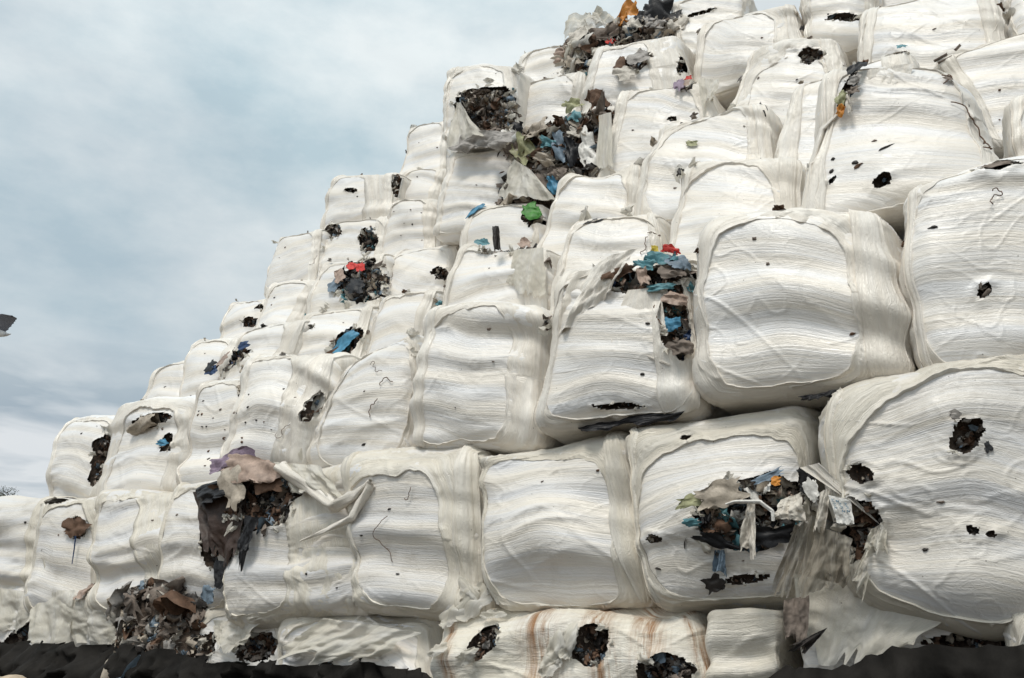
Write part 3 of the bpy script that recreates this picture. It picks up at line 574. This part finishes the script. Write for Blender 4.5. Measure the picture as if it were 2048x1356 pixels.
def dress(b, k):
    g = b.g
    if b.mode == 'film':
        if g.random() < .85: w0 = g.uniform(.12, .24); band(b, -1.0, -1.0 + w0 * 1.4, g.uniform(-.04, .10), g.uniform(3, 6))
        if g.random() < .6: w0 = g.uniform(.14, .3); band(b, 1.0 - w0 * 1.4, 1.0, g.uniform(-.12, .06), g.uniform(3, 7), lift0=.020)
    for _ in range(3):
        side = g.integers(3); c = [(g.uniform(-.9, .9), .97), (.95, g.uniform(-.3, .95)), (-.95, g.uniform(-.3, .95))][side]
        w_ = (b.P[0] * (1 - (c[0] + 1) / 2) + b.P[1] * (c[0] + 1) / 2) * (1 - (c[1] + 1) / 2) + (b.P[3] * (1 - (c[0] + 1) / 2) + b.P[2] * (c[0] + 1) / 2) * (c[1] + 1) / 2
        a1_, a2_, a3_ = axes(g, -NB, .6); sz = g.uniform(.10, .24); col = g.choice(['film', 'film', 'dark', 'grey', 'beige', 'taupe', 'brown', 'teal'])
        if col != 'film': sz *= .5
        v, f, fl = scrap(w_ - NB * .0 + NB * .04, a1_, a2_, a3_, sz, sz * g.uniform(.4, .9), g, .45)
        mk('torn_film' if col == 'film' else 'plastic_scrap', v, f, SHEET if col == 'film' else WM[col], b.root, flow=fl)
# ------------------------------------------------------------------ loose film, ropes and the scraps one can pick out
def plane_pt(b, px, py, lift=.05):
    w_ = on_wall(px, py, b.off - lift, b.lean, b.ztop); return w_
def drape(b, quad, lift=(.03, .09), mat=SHEET, n=44, fold=7, amp=.02, rag=.35, name='loose_film', label=None, back=False):
    """a hanging sheet between four photo corners (TL, TR, BR, BL); its lower edge is ragged"""
    g = b.g; s = int(g.integers(1e6)); A = [plane_pt(b, *quad[0], lift[0]), plane_pt(b, *quad[1], lift[0]), plane_pt(b, *quad[2], lift[1]), plane_pt(b, *quad[3], lift[1])]
    u = np.linspace(0, 1, n); U, V = np.meshgrid(u, u, indexing='ij')
    vv = V * (1 - rag * np.clip(.45 + .8 * noise(U * 5, 0, 0, s) + .35 * noise(U * 17, 0, 0, s + 1), 0, 1) * V ** 3)
    uu = U + .05 * noise(V * 4, U * 2, 0, s + 2) * (np.abs(U - .5) * 2)
    u3, v3 = uu[..., None], vv[..., None]
    W = A[0] * (1 - u3) * (1 - v3) + A[1] * u3 * (1 - v3) + A[2] * u3 * v3 + A[3] * (1 - u3) * v3
    d = amp * (noise(U * fold + .6 * V, V * 1.3, 0, s + 3) + .5 * noise(U * fold * 2.3, V * 2, 0, s + 4)) * (.4 + V) + .7 * amp * fbm(U * 4, V * 4, 0, s + 5, 3)
    W = W - NB * d[..., None]
    return mk(name, W.reshape(-1, 3), gridf(n, n)[:, ::-1], mat, b.root, flow=np.stack([V * .8, U * .8, U * 0], -1).reshape(-1, 3), label=label)
def rope(b, pts, rad, mat=HOOD, lift=.05, name='twisted_film', label=None, twist=14):
    P = np.array([plane_pt(b, x, y, lift) for x, y in pts]); t = np.linspace(0, len(P) - 1, 46)
    i = np.clip(t.astype(int), 0, len(P) - 2); f = (t - i)[:, None]; f = f * f * (3 - 2 * f) * .4 + f * .6
    C = P[i] * (1 - f) + P[i + 1] * f
    if np.isscalar(rad): rad = (rad, rad)
    rd = np.interp(t / t[-1], np.linspace(0, 1, len(rad)), rad); v, fq = tube(C, rd, 12)
    k = np.arange(12)[:, None]; j = np.arange(46)[None]; tw = 1 + .28 * np.sin(k / 12 * 6.283 * 3 + j / 46 * twist) + .15 * noise(k * .9, j * .35, 0, 5)
    v = (C[None] + (v.reshape(12, 46, 3) - C[None]) * tw[..., None]).reshape(-1, 3)
    return mk(name, v, fq, mat, b.root, flow=np.stack([np.broadcast_to(j * .03, (12, 46)), np.broadcast_to(k * .02, (12, 46)), np.zeros((12, 46))], -1).reshape(-1, 3), label=label)
B_ = BALES
for k_, b_ in B_.items():
    if k_[0] in 'cdefgh': dress(b_, k_)
for k_, a_, c_, sk_ in (('b2', -1, -.78, .1), ('b3', -1, -.84, .05), ('b6', -1, -.86, .12), ('b7', -1, -.88, -.06), ('b7', .74, 1, -.05), ('b8', -1, -.88, .10), ('b6', .72, 1, .05), ('b4', -1, -.8, .05), ('b9', -1, -.9, .1), ('b1', .8, 1, .05)):
    band(B_[k_], a_, c_, sk_, 5 if c_ > 0 else 3)
pc = piece
# torn bale b5 with its hanging slab
b = B_['b5']
drape(b, [(392, 985), (500, 955), (462, 1165), (415, 1105)], (.10, .16), WM['sodden'], amp=.05, fold=3, rag=.3, name='cardboard_scrap', label='dark brown sodden slab hanging out of the tear')
drape(b, [(392, 975), (482, 948), (488, 985), (400, 1015)], (.15, .20), WM['black'], amp=.05, fold=3, rag=.2, name='plastic_scrap', label='black folded plastic on top of the slab')
drape(b, [(492, 1030), (512, 1035), (486, 1145), (468, 1140)], (.14, .17), WM['black'], amp=.04, fold=2, rag=.5, name='plastic_scrap', label='black strip dangling over the white face')
pc(b, 512, 945, 100, 46, -12, 'tan', .12, 'cloth_scrap', 'pinkish beige cloth lying over the tear'); pc(b, 500, 985, 40, 80, 10, 'beige', .10, 'cloth_scrap'); pc(b, 470, 928, 85, 44, 12, 'mauve', .10, 'plastic_scrap', 'purple streaked bag'); pc(b, 545, 965, 40, 50, 30, 'brown', .06)
drape(b, [(432, 1120), (466, 1125), (452, 1182), (430, 1176)], (.06, .08), WM['black'], amp=.02, rag=.4, name='plastic_scrap')  # black sheet painting in the darkness of the triangular gap
pc(b, 430, 1190, 40, 26, 70, 'slate', .04, 'plastic_scrap', 'pale grey blue rag')
rope(b, [(560, 935), (620, 975), (668, 1012), (712, 990), (742, 962)], (.055, .045, .05, .035, .02), label='twisted swag of film slung between two bales')
rope(b, [(742, 968), (705, 1035), (650, 1062), (600, 1082)], (.035, .028, .016, .006), label='dirty rope of twisted film')
drape(b, [(556, 925), (640, 930), (700, 1010), (575, 985)], (.05, .07), SHEET, amp=.05, fold=5, rag=.2)
drape(B_['c5'], [(640, 760), (668, 770), (600, 925), (548, 928)], (.02, .10), SHEET, amp=.04, fold=4, rag=.15)
b = B_['b2']; pc(b, 158, 1055, 28, 44, -20, 'brown', .05, 'cloth_scrap', 'brown rag'); rope(b, [(151, 1072), (148, 1100), (144, 1128)], (.008, .004), WM['navy'], .06, 'string', twist=2); drape(b, [(80, 1015), (100, 1012), (96, 1180), (64, 1180)], (.03, .05), SHEET, amp=.03, fold=3)
# film over the low far-left bales
b = B_['a2']; drape(b, [(70, 1182), (150, 1180), (132, 1296), (66, 1298)], (.05, .10), SHEET, amp=.05, fold=4, rag=.1); drape(b, [(120, 1200), (245, 1200), (230, 1292), (140, 1296)], (.06, .09), SHEET, amp=.06, fold=5, rag=.12); pc(b, 178, 1188, 38, 30, 20, 'tan', .06, 'cloth_scrap')
b = B_['a1']; drape(b, [(-10, 1175), (70, 1185), (60, 1245), (-10, 1292)], (.04, .10), SHEET, amp=.05, fold=4, rag=.25)
b = B_['a4']; drape(b, [(420, 1240), (520, 1245), (470, 1312), (440, 1300)], (.04, .10), SHEET, amp=.05, fold=4, rag=.5)
b = B_['a5']; drape(b, [(650, 1235), (840, 1265), (700, 1340), (530, 1318)], (.05, .14), SHEET, amp=.06, fold=7, rag=.3, label='slack rippled film skirt')
b = B_['a6']
for q in ((940, 1190, 90, 40, 55), (905, 1215, 90, 40, 50), (975, 1215, 50, 26, 10), (1135, 1300, 60, 34, 80), (1158, 1290, 60, 30, 70), (1125, 1330, 50, 40, 60), (960, 1310, 44, 26, 35), (895, 1300, 40, 24, 20), (930, 1165, 50, 30, -40)):
    pc(b, *q, 'film', .05, 'torn_film', bend=.55)
b = B_['a8']
drape(b, [(1600, 1150), (1900, 1215), (1770, 1335), (1600, 1330)], (.10, .18), SHEET, amp=.03, fold=5, rag=.45, label='ragged skirt of loose film with a torn lower edge')
drape(b, [(1570, 1200), (1622, 1190), (1612, 1300), (1570, 1305)], (.22, .24), WM['taupe'], amp=.03, fold=3, rag=.3, name='cloth_scrap')
drape(b, [(1640, 1262), (1655, 1255), (1612, 1308), (1562, 1300)], (.24, .26), WM['dark'], amp=.02, fold=3, rag=.3, name='plastic_scrap')
# gutted bale b8
b = B_['b8']
drape(b, [(1560, 1000), (1600, 985), (1608, 1040), (1548, 1040)], (.14, .2), WM['pale'], amp=.04, fold=3, rag=.1, name='plastic_scrap', label='pale pointed bag end')
drape(b, [(1494, 1000), (1512, 1005), (1512, 1120), (1474, 1118)], (.14, .2), WM['pale'], amp=.04, fold=2, rag=.2, name='cloth_scrap', label='dirty white strip hanging down')
pc(b, 1465, 1000, 90, 50, 20, 'beige', .12, 'plastic_scrap', 'creased beige bag'); pc(b, 1408, 1010, 60, 26, 18, 'olive', .10); pc(b, 1412, 1052, 34, 16, 5, 'teal', .11); pc(b, 1560, 965, 20, 18, 0, 'orange', .10); pc(b, 1545, 955, 60, 16, 30, 'slate', .08); pc(b, 1450, 1085, 90, 24, -18, 'black', .08); pc(b, 1545, 1075, 90, 40, 10, 'black', .09); pc(b, 1610, 960, 50, 50, 0, 'black', .05)
drape(b, [(1372, 1040), (1392, 1035), (1386, 1095), (1366, 1098)], (.05, .07), WM['dark'], amp=.02, rag=.5, name='plastic_scrap')
drape(b, [(1430, 1100), (1452, 1100), (1450, 1160), (1428, 1160)], (.05, .07), WM['slate'], amp=.03, rag=.3, name='plastic_scrap'); pc(b, 1430, 1170, 42, 34, 20, 'dark', .05)
rope(b, [(1428, 1016), (1470, 1003), (1520, 1003), (1545, 1022), (1546, 1042)], (.008, .010, .010, .008), WM['white'], .2, 'cord', 'white cord looping out of the waste', 3)
drape(b, [(1590, 1050), (1625, 1030), (1590, 1200), (1540, 1190)], (.07, .12), GRIME, amp=.025, fold=3, rag=.5)
# largest bale b9
b = B_['b9']
drape(b, [(1632, 1050), (1700, 1075), (1700, 1180), (1590, 1200)], (.12, .12), GRIME, amp=.04, fold=5, rag=.15, label='grimy grey film hanging below the black hole')
tag_ = drape(b, [(1658, 990), (1700, 1000), (1708, 1048), (1676, 1052)], (.13, .13), WM['white'], amp=.012, fold=2, rag=.1, name='printed_label', label='crumpled white label printed with small blue marks')
for j, (x0, y0) in enumerate(((1672, 1000), (1677, 1006), (1681, 1013), (1684, 1020), (1688, 1006), (1692, 1013), (1694, 1020), (1662, 998), (1666, 1006), (1669, 1013))):
    P0 = [plane_pt(b, x0, y0, .155), plane_pt(b, x0 + 5, y0 + 1, .155), plane_pt(b, x0 + 1.2, y0 + 4.5, .155), plane_pt(b, x0 + 5.5, y0 + 4.5, .155)]
    seq = [P0[0], P0[1], P0[2], P0[3]] if j % 3 else [P0[2], P0[0], P0[3], P0[1]]
    v_, f_ = tube(np.array(seq), .0022, 4); bm_ = mk('blue_mark', v_, f_, WM['blue'], b.root); bm_.parent = tag_
drape(b, [(1640, 985), (1660, 975), (1650, 1065), (1622, 1065)], (.10, .13), WM['pale'], amp=.03, fold=3, rag=.2, name='plastic_scrap'); pc(b, 1630, 985, 30, 50, 20, 'white', .08)
drape(b, [(1742, 1060), (1772, 1040), (1778, 1110), (1722, 1118)], (.06, .12), SHEET, amp=.05, fold=4, rag=.3); drape(b, [(1730, 1100), (1752, 1105), (1722, 1205), (1690, 1195)], (.05, .08), SHEET, amp=.03, fold=3, rag=.4)
drape(b, [(1600, 935), (1640, 925), (1780, 1070), (1740, 1030)], (.06, .06), HOOD, amp=.02, fold=3, rag=.1)
pc(b, 1915, 838, 24, 18, 10, 'grey', .03); pc(b, 1975, 895, 18, 30, 30, 'black', .01)
# bale c7 with blue waste
b = B_['c7']
for q in ((1318, 512, 74, 30, 5, 'teal'), (1288, 528, 46, 24, -20, 'teal'), (1355, 522, 40, 36, 10, 'slate'), (1322, 578, 50, 16, 8, 'teal'), (1348, 655, 16, 34, 0, 'blue'), (1338, 492, 40, 14, -10, 'red'), (1306, 488, 16, 14, 0, 'yellow'), (1240, 548, 60, 26, 30, 'brown'), (1290, 555, 26, 40, 20, 'tan'), (1345, 545, 40, 26, 5, 'taupe'), (1350, 600, 36, 26, -10, 'tan'), (1360, 700, 30, 30, 0, 'taupe')):
    pc(b, *q[:5], q[5], .07, bend=.6)
drape(b, [(1150, 545), (1275, 492), (1215, 590), (1098, 690)], (.06, .08), HOOD, amp=.05, fold=5, rag=.1, label='flap of film folded back from the tear')
drape(b, [(1255, 580), (1318, 575), (1340, 705), (1200, 690)], (.03, .05), HOOD, amp=.015, fold=3, rag=.25)
rope(b, [(1110, 625), (1180, 655), (1260, 700), (1340, 730)], (.004, .012, .012, .005), HOOD, .04, 'film_fold', twist=3)
b = B_['d6']; drape(b, [(984, 452), (998, 452), (1002, 500), (986, 500)], (.16, .12), WM['dark'], amp=.02, rag=.1, name='plastic_scrap', label='dark upright strip sticking out of the rags'); pc(b, 968, 490, 24, 16, 20, 'teal', .12); pc(b, 1050, 488, 26, 20, -30, 'tan', .12)
drape(b, [(1028, 500), (1088, 495), (1085, 600), (1010, 580)], (.06, .04), SHEET, amp=.03, fold=4, rag=.2)
b = B_['e5']; pc(b, 1066, 424, 30, 30, 20, 'green', .07, 'plastic_bag', 'bright green bag'); pc(b, 955, 427, 44, 13, 40, 'blue', .03)
b = B_['e3']; pc(b, 712, 536, 18, 16, 0, 'red', .12, 'plastic_scrap', 'bright red wrapper'); pc(b, 730, 538, 20, 20, 30, 'red', .12); pc(b, 692, 558, 20, 30, 0, 'tan', .10); pc(b, 725, 575, 34, 34, 0, 'black', .09); pc(b, 680, 575, 30, 20, 50, 'slate', .06)
b = B_['d4']; pc(b, 692, 686, 66, 20, 48, 'blue', .03, 'plastic_sheet', 'blue plastic sheet in the slit'); pc(b, 668, 706, 34, 10, 30, 'brown', .03)
b = B_['d3']; pc(b, 440, 742, 36, 22, 10, 'navy', .12); pc(b, 460, 725, 40, 20, 30, 'tan', .12); pc(b, 506, 697, 26, 12, 35, 'navy', .10); pc(b, 435, 735, 26, 16, 60, 'black', .14)
b = B_['c2']; rope(b, [(262, 862), (290, 848), (312, 838)], (.05, .075, .06), WM['beige'], .07, 'rolled_rag', 'rolled beige rag', 6); pc(b, 332, 886, 18, 14, 20, 'blue', .04)
b = B_['f5']
for q in ((1112, 372, 20, 34, 20, 'blue'), (1108, 298, 34, 22, -10, 'teal'), (1082, 268, 64, 32, 15, 'beige'), (1050, 305, 46, 56, 10, 'olive'), (1150, 240, 30, 22, 0, 'teal'), (1180, 300, 30, 74, 8, 'white'), (1128, 300, 20, 60, 0, 'slate'), (1150, 310, 30, 50, 0, 'black'), (1100, 328, 44, 20, -15, 'beige'), (1195, 200, 46, 30, 20, 'brown'), (1150, 215, 40, 20, 10, 'olive'), (1120, 350, 40, 26, 0, 'taupe'), (1030, 250, 44, 26, 10, 'black'), (1000, 275, 50, 22, 10, 'grey'), (1160, 268, 34, 26, 0, 'pale'), (1205, 240, 24, 14, 0, 'orange')):
    pc(b, *q[:5], q[5], .12, bend=.7)
drape(b, [(1198, 230), (1222, 225), (1226, 335), (1192, 336)], (.10, .10), SHEET, amp=.02, fold=3, rag=.05, label='upright strip of pale film')
drape(b, [(1030, 320), (1062, 340), (1108, 398), (990, 402)], (.13, .16), SHEET, amp=.05, fold=6, rag=.15)
b = B_['g3']; drape(b, [(910, 205), (922, 205), (962, 272), (886, 305)], (.12, .14), SHEET, amp=.05, fold=4, rag=.1); drape(b, [(930, 262), (1030, 262), (1010, 300), (900, 305)], (.10, .12), WM['grey'], amp=.06, fold=6, rag=.3, name='cloth_scrap')
b = B_['h3']
for q in ((1262, 38, 66, 20, 35, 'orange'), (1250, 52, 30, 18, 70, 'orange'), (1322, 28, 76, 34, 25, 'black'), (1290, 45, 50, 24, 30, 'black'), (1310, 52, 40, 20, 10, 'grey'), (1270, 60, 40, 22, 20, 'pale'), (1165, 110, 90, 40, 60, 'film'), (1180, 60, 80, 40, 30, 'film'), (1215, 52, 46, 34, 0, 'film'), (1170, 85, 60, 20, 50, 'pale'), (1150, 130, 50, 40, 20, 'beige'), (1215, 80, 60, 24, 25, 'taupe'), (1230, 92, 20, 12, 0, 'red'), (1130, 125, 30, 30, 0, 'tan'), (1350, 45, 40, 34, 0, 'pale')):
    pc(b, *q[:5], q[5], .10, bend=.7)
b = B_['g5']; pc(b, 1262, 160, 42, 24, 8, 'pale', .11, 'plastic_bag', 'pale oval bag bulging from the hole'); pc(b, 1285, 125, 44, 26, 45, 'grey', .10); pc(b, 1250, 140, 20, 34, -20, 'brown', .08)
b = B_['f6']; pc(b, 1362, 172, 22, 30, 10, 'mauve', .08, 'cloth_scrap', 'dark purple rag knot'); pc(b, 1376, 160, 18, 10, 30, 'red', .09); pc(b, 1378, 172, 12, 14, 0, 'tan', .09)
drape(b, [(1395, 155), (1440, 158), (1432, 200), (1404, 230)], (.05, .05), SHEET, amp=.03, fold=3, rag=.3)
b = B_['d9']
for q in ((1688, 236, 24, 16, 60, 'orange'), (1690, 215, 26, 20, 50, 'olive'), (1705, 225, 12, 40, 10, 'pale'), (1716, 178, 26, 20, 30, 'grey'), (1722, 153, 40, 15, 35, 'black'), (1712, 200, 24, 14, 20, 'taupe')): pc(b, *q[:5], q[5], .07, bend=.6)
drape(b, [(1735, 140), (1830, 125), (1800, 190), (1715, 205)], (.05, .02), HOOD, amp=.02, fold=5, rag=.1)
rope(b, [(1700, 205), (1645, 260), (1625, 330), (1618, 405)], (.004, .02, .022, .015), HOOD, .04, 'rolled_film_edge', twist=4)
wire(b, None, (1960, 280), .5, .004); wire(b, None, (1955, 290), .5, .004); wire(b, None, (1885, 175), .3, .004); pc(b, 1893, 160, 14, 9, 0, 'taupe', .03)
b = B_['e7']; pc(b, 1386, 291, 22, 13, 5, 'olive', .03, 'plastic_scrap', 'olive scrap'); pc(b, 1526, 210, 38, 13, -68, 'black', .02, 'plastic_scrap', 'black oval scrap')
b = B_['e9']
for q in (((1868, 122), (1894, 108)), ((1876, 126), (1904, 113)), ((1910, 100), (1920, 90))): rope(b, q, (.012, .012), WM['taupe'], .04, 'stick', twist=1)
b = B_['e8']; pc(b, 1800, 98, 22, 14, 40, 'teal', .08)
b = B_['d7']; pc(b, 1190, 440, 44, 14, 18, 'black', .012, 'oily_smear', 'black oily smear')
for px_, py_ in ((1292, 462), (1296, 470)): wire(b, None, (px_, py_), .25, .004)
b = B_['c9']; pc(b, 1995, 330, 70, 20, 14, 'taupe', .03); wire(b, None, (1990, 420), .2, .003)
b = B_['c5']; wire(b, None, (768, 800), .22, .004); wire(b, None, (795, 765), .2, .004)
b = B_['c7']; wire(b, None, (1318, 610), .2, .004)
b = B_['b6']; at(b, 800, 1148, .02, .4, 0); wire(b, None, (835, 975), .15, .003); wire(b, None, (790, 1130), .5, .003)
b = B_['b5']; at(b, 620, 1148, .012, 1); at(b, 672, 1175, .012, .6)
for key, px_, py_, sz_, a_, an_, c_ in (('b7', 1212, 932, .025, .7, 70, 'dark'), ('c6', 992, 725, .012, .5, 0, 'taupe'), ('c8', 1541, 535, .014, .8, 0, 'taupe'), ('d8', 1520, 300, .01, 1, 0, 'dark'), ('c9', 1975, 590, .03, .45, 40, 'taupe'), ('d9', 1672, 330, .014, 1, 0, 'dark'), ('d9', 1722, 345, .03, .5, 30, 'brown'), ('d9', 1775, 308, .05, .2, 25, 'dark'), ('d9', 1668, 355, .02, .8, 30, 'dark'), ('c8', 1705, 666, .02, .5, 10, 'brown'), ('e9', 2005, 58, .03, .6, 10, 'dark'), ('d9', 1947, 200, .02, 1, 0, 'dark'), ('f4', 1000, 310, .05, .3, 60, 'dark'), ('f4', 1005, 345, .04, .3, 30, 'brown')):
    at(B_[key], px_, py_, sz_, a_, an_, c_)
# black strips painting in the shadow of the gaps under three bales
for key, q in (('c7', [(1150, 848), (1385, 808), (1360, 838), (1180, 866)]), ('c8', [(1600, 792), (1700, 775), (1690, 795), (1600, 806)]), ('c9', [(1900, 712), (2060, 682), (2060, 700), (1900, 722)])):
    drape(B_[key], q, (-.06, -.02), WM['black'], amp=.03, fold=6, rag=.5, name='gap_shade_strip')

# ------------------------------------------------------------------ the setting
def surf_obj(name, W, m, kind='structure', n=None, label=None, cat=None):
    nu, nv = W.shape[:2]; o = mk(name, W.reshape(-1, 3), gridf(nu, nv), m, origin=tuple(W.reshape(-1, 3).mean(0)))
    o['kind'] = kind
    if label: o['label'] = label
    if cat: o['category'] = cat
    return o
GROUND = plain('dirt', (.085, .07, .05), .95, .35, 2.5, 1.)
x = np.concatenate([[-1500, -400, -120], np.linspace(-40, 25, 130), [80, 300, 1500]]); y = np.concatenate([[-1500, -300, -60], np.linspace(-12, 40, 110), [120, 400, 1500]])
X, Y = np.meshgrid(x, y, indexing='ij'); Z = -.06 + .05 * fbm(X * .6, Y * .6, 0, 3, 4) * (np.hypot(X, Y) < 60)
surf_obj('ground', np.stack([X, Y, Z], -1), GROUND)
# black liner heaped along the foot of the pile
top = [(-300, 1280), (0, 1288), (100, 1292), (240, 1290), (330, 1302), (400, 1322), (540, 1326), (640, 1330), (730, 1330), (850, 1352), (960, 1400), (1300, 1400), (1480, 1375), (1560, 1330), (1620, 1335), (1690, 1340), (1740, 1326), (1790, 1296), (1860, 1292), (1960, 1300), (2060, 1292), (2400, 1290)]
tp = np.array([on_wall(a, c, -.30) for a, c in top]); L_ = tp @ DW; zz = tp[:, 2]
l = np.linspace(L_[0], L_[-1], 520); zt = np.interp(l, L_, zz); org = on_wall(1024, 1215, -.30); org = org - DW * (org @ DW)
v = np.linspace(0, 1, 46); LL, VV = np.meshgrid(l, v, indexing='ij')
zt2 = zt[:, None] + .045 * fbm(l[:, None] * 6, 0, 0, 91, 4) + .03 * np.clip(noise(l[:, None] * 16, 0, 0, 95), 0, 1)
H = zt2 * (1 - VV) ** 1.2 - .04 * VV; fwd = .55 * VV + .25 * VV * VV
fw = fwd + .10 * fbm(LL * 2.6, VV * 2.5, 0, 92, 5) + .07 * (1 - 4 * np.abs(noise(LL * 3 + VV * 2, VV * 3, 0, 93))) + .03 * (1 - 4 * np.abs(noise(LL * 9 - VV * 4, VV * 7, 0, 94)))
W = org[None, None] * np.array([1, 1, 0]) + LL[..., None] * DW - NB * fw[..., None] + np.array([0, 0, 1.]) * H[..., None]
LIN = plain('black_liner', (.014, .0125, .011), .8, .75, 3, 1., .12)
o = surf_obj('black_tarpaulin', W, LIN, 'thing', label='crumpled black liner sheet heaped along the foot of the pile', cat='tarpaulin')
# strip of pale sand in front of the liner at the left
tp = np.array([on_wall(a, c, -1.15) for a, c in ((-500, 1335), (-60, 1340), (60, 1347), (120, 1353), (200, 1375), (330, 1430))]); L2 = tp @ DW
l2 = np.linspace(L2[0], L2[-1], 120); h2 = np.interp(l2, L2, tp[:, 2]); v2 = np.linspace(-1, 1, 40); LL, VV = np.meshgrid(l2, v2, indexing='ij')
org = on_wall(1024, 1215, -1.15); org = org - DW * (org @ DW)
Z = h2[:, None] * (1 - VV ** 2) ** .8 * (1 + .10 * fbm(LL * 4, VV * 3, 0, 5, 4)) - .04
hp = org * np.array([1, 1, 0]) + LL[..., None] * DW - NB * (VV * .45)[..., None] + np.array([0, 0, 1.]) * Z[..., None]
surf_obj('sand_heap', hp, plain('sand', (.42, .34, .25), .95, .2, 9, .8), 'thing', label='low bank of pale sand in the bottom left corner before the black liner', cat='sand heap')
# distant tree at the left edge
tr = ray(14, 978); tt = 46.0; tpnt = CAM + tr * (tt / tr[1]); base = np.array([tpnt[0], tpnt[1], 0.]); Ht = tpnt[2]
tree = thing('distant_tree', 'sparse top of a far tree above the leftmost bale', 'tree', tuple(base))
g = np.random.default_rng(5); BARK = plain('bark', (.09, .065, .045), .9); LEAF = plain('leaf', (.055, .065, .03), .7)
pt = [base + np.array([.12 * math.sin(i * .9), 0, Ht * i / 9 * .97]) for i in range(10)]; v_, f_ = tube(np.array(pt), np.linspace(.16, .02, 10), 8); mk('trunk', v_, f_, BARK, tree)
bv, bf, lv, lf_ = [], [], [], []; o1 = o2 = 0
for i in range(60):
    h = Ht * g.uniform(.45, .98); a = g.random() * 6.28; ln = (Ht - h) * .45 + .35; st = base + np.array([0, 0, h]); dr = np.array([math.cos(a), math.sin(a), .7]); dr /= np.linalg.norm(dr)
    P = np.array([st + dr * ln * t_ + g.normal(size=3) * .03 for t_ in (0, .35, .7, 1)]); v_, f_ = tube(P, np.linspace(.03, .008, 4), 4); bv.append(v_); bf.append(f_ + o1); o1 += len(v_)
    for _ in range(40):
        c = P[0] + (P[3] - P[0]) * g.uniform(.3, 1.05) + g.normal(size=3) * .10; e = g.normal(size=3); e /= np.linalg.norm(e); f2 = np.cross(e, g.normal(size=3)); f2 /= np.linalg.norm(f2)
        sz = g.uniform(.03, .06); q = np.array([c - e * sz, c - f2 * sz * .5, c + e * sz, c + f2 * sz * .5]); lv.append(q); lf_.append(np.array([[0, 1, 2, 3]]) + o2); o2 += 4
mk('branches', np.concatenate(bv), np.concatenate(bf), BARK, tree, kind='stuff'); mk('crown', np.concatenate(lv), np.concatenate(lf_), LEAF, tree, smooth=False, kind='stuff')
# gull in flight, half cut by the left edge
GW = plain('grey_feathers', (.16, .165, .19), .7, .08, 3, .1); GB = plain('white_feathers', (.62, .62, .62), .7, .1)
bc = CAM + ray(-12, 664) * 11.0; bird = thing('flying_gull', 'grey winged gull flying at the left edge with one raised wing in view', 'gull', tuple(bc))
ex = np.array([1., 0, 0]); ey = np.array([0, 1., 0]); ez = np.array([0, 0, 1.])
t_ = np.linspace(-1, 1, 22); rd = .062 * np.sqrt(np.clip(1 - t_ ** 2, 0.002, 1)) * (1 + .25 * t_); ax = np.array([-.80, -.58, .12]); ax /= np.linalg.norm(ax)
body = np.array([bc + ax * .19 * a_ + ez * .02 * a_ * a_ for a_ in t_]); v_, f_ = tube(body, rd, 14); mk('body', v_, f_, GB, bird)
hd = np.array([bc + ax * (.17 + .07 * a_) + ez * .035 for a_ in t_]); v_, f_ = tube(hd, .037 * np.sqrt(np.clip(1 - t_ ** 2, .002, 1)), 12); mk('head', v_, f_, GB, bird)
v_, f_ = tube(np.array([bc + ax * (.22 + .06 * i / 4) + ez * (.033 - .006 * i) for i in range(5)]), np.array([.012, .011, .009, .007, .002]), 8); mk('beak', v_, f_, WM['yellow'], bird)
def wing(pts, chord, m):
    P = np.array(pts); t = np.linspace(0, len(P) - 1, 26); C = np.stack([np.interp(t, range(len(P)), P[:, i]) for i in range(3)], 1); ch = np.interp(t, range(len(P)), chord)
    w = np.linspace(-1, 1, 13); V = []
    for sg in (1, -1):
        V.append(C[:, None] - ax * (w[None] * ch[:, None] * .5)[..., None] * (1 + .08 * (np.arange(26) % 3 == 0))[:, None, None] + ez * sg * (.009 * (1 - w ** 2))[None, :, None])
    V = np.concatenate([V[0], V[1][:, ::-1]], 1); n1_, n2_ = V.shape[:2]; f = gridf(n1_, n2_)
    return mk('wing', V.reshape(-1, 3), f, m, bird)
tip = CAM + ray(24, 632) * 11.0
wing([bc + ez * .03, bc + .45 * (tip - bc) + ez * .06, bc + .8 * (tip - bc) + ez * .05, tip], [.26, .25, .20, .03], GW)
wing([bc + ez * .03, bc + np.array([-.2, -.05, .12]), bc + np.array([-.42, 0, .10]), bc + np.array([-.6, .1, .02])], [.16, .15, .1, .02], GW)
tl = CAM + ray(22, 668) * 11.0
v_, f_ = tube(np.array([bc - ax * .12, bc - ax * .12 * .5 + .55 * (tl - bc), tl]), np.array([.02, .018, .004]), 8); mk('tail', v_, f_, GB, bird)
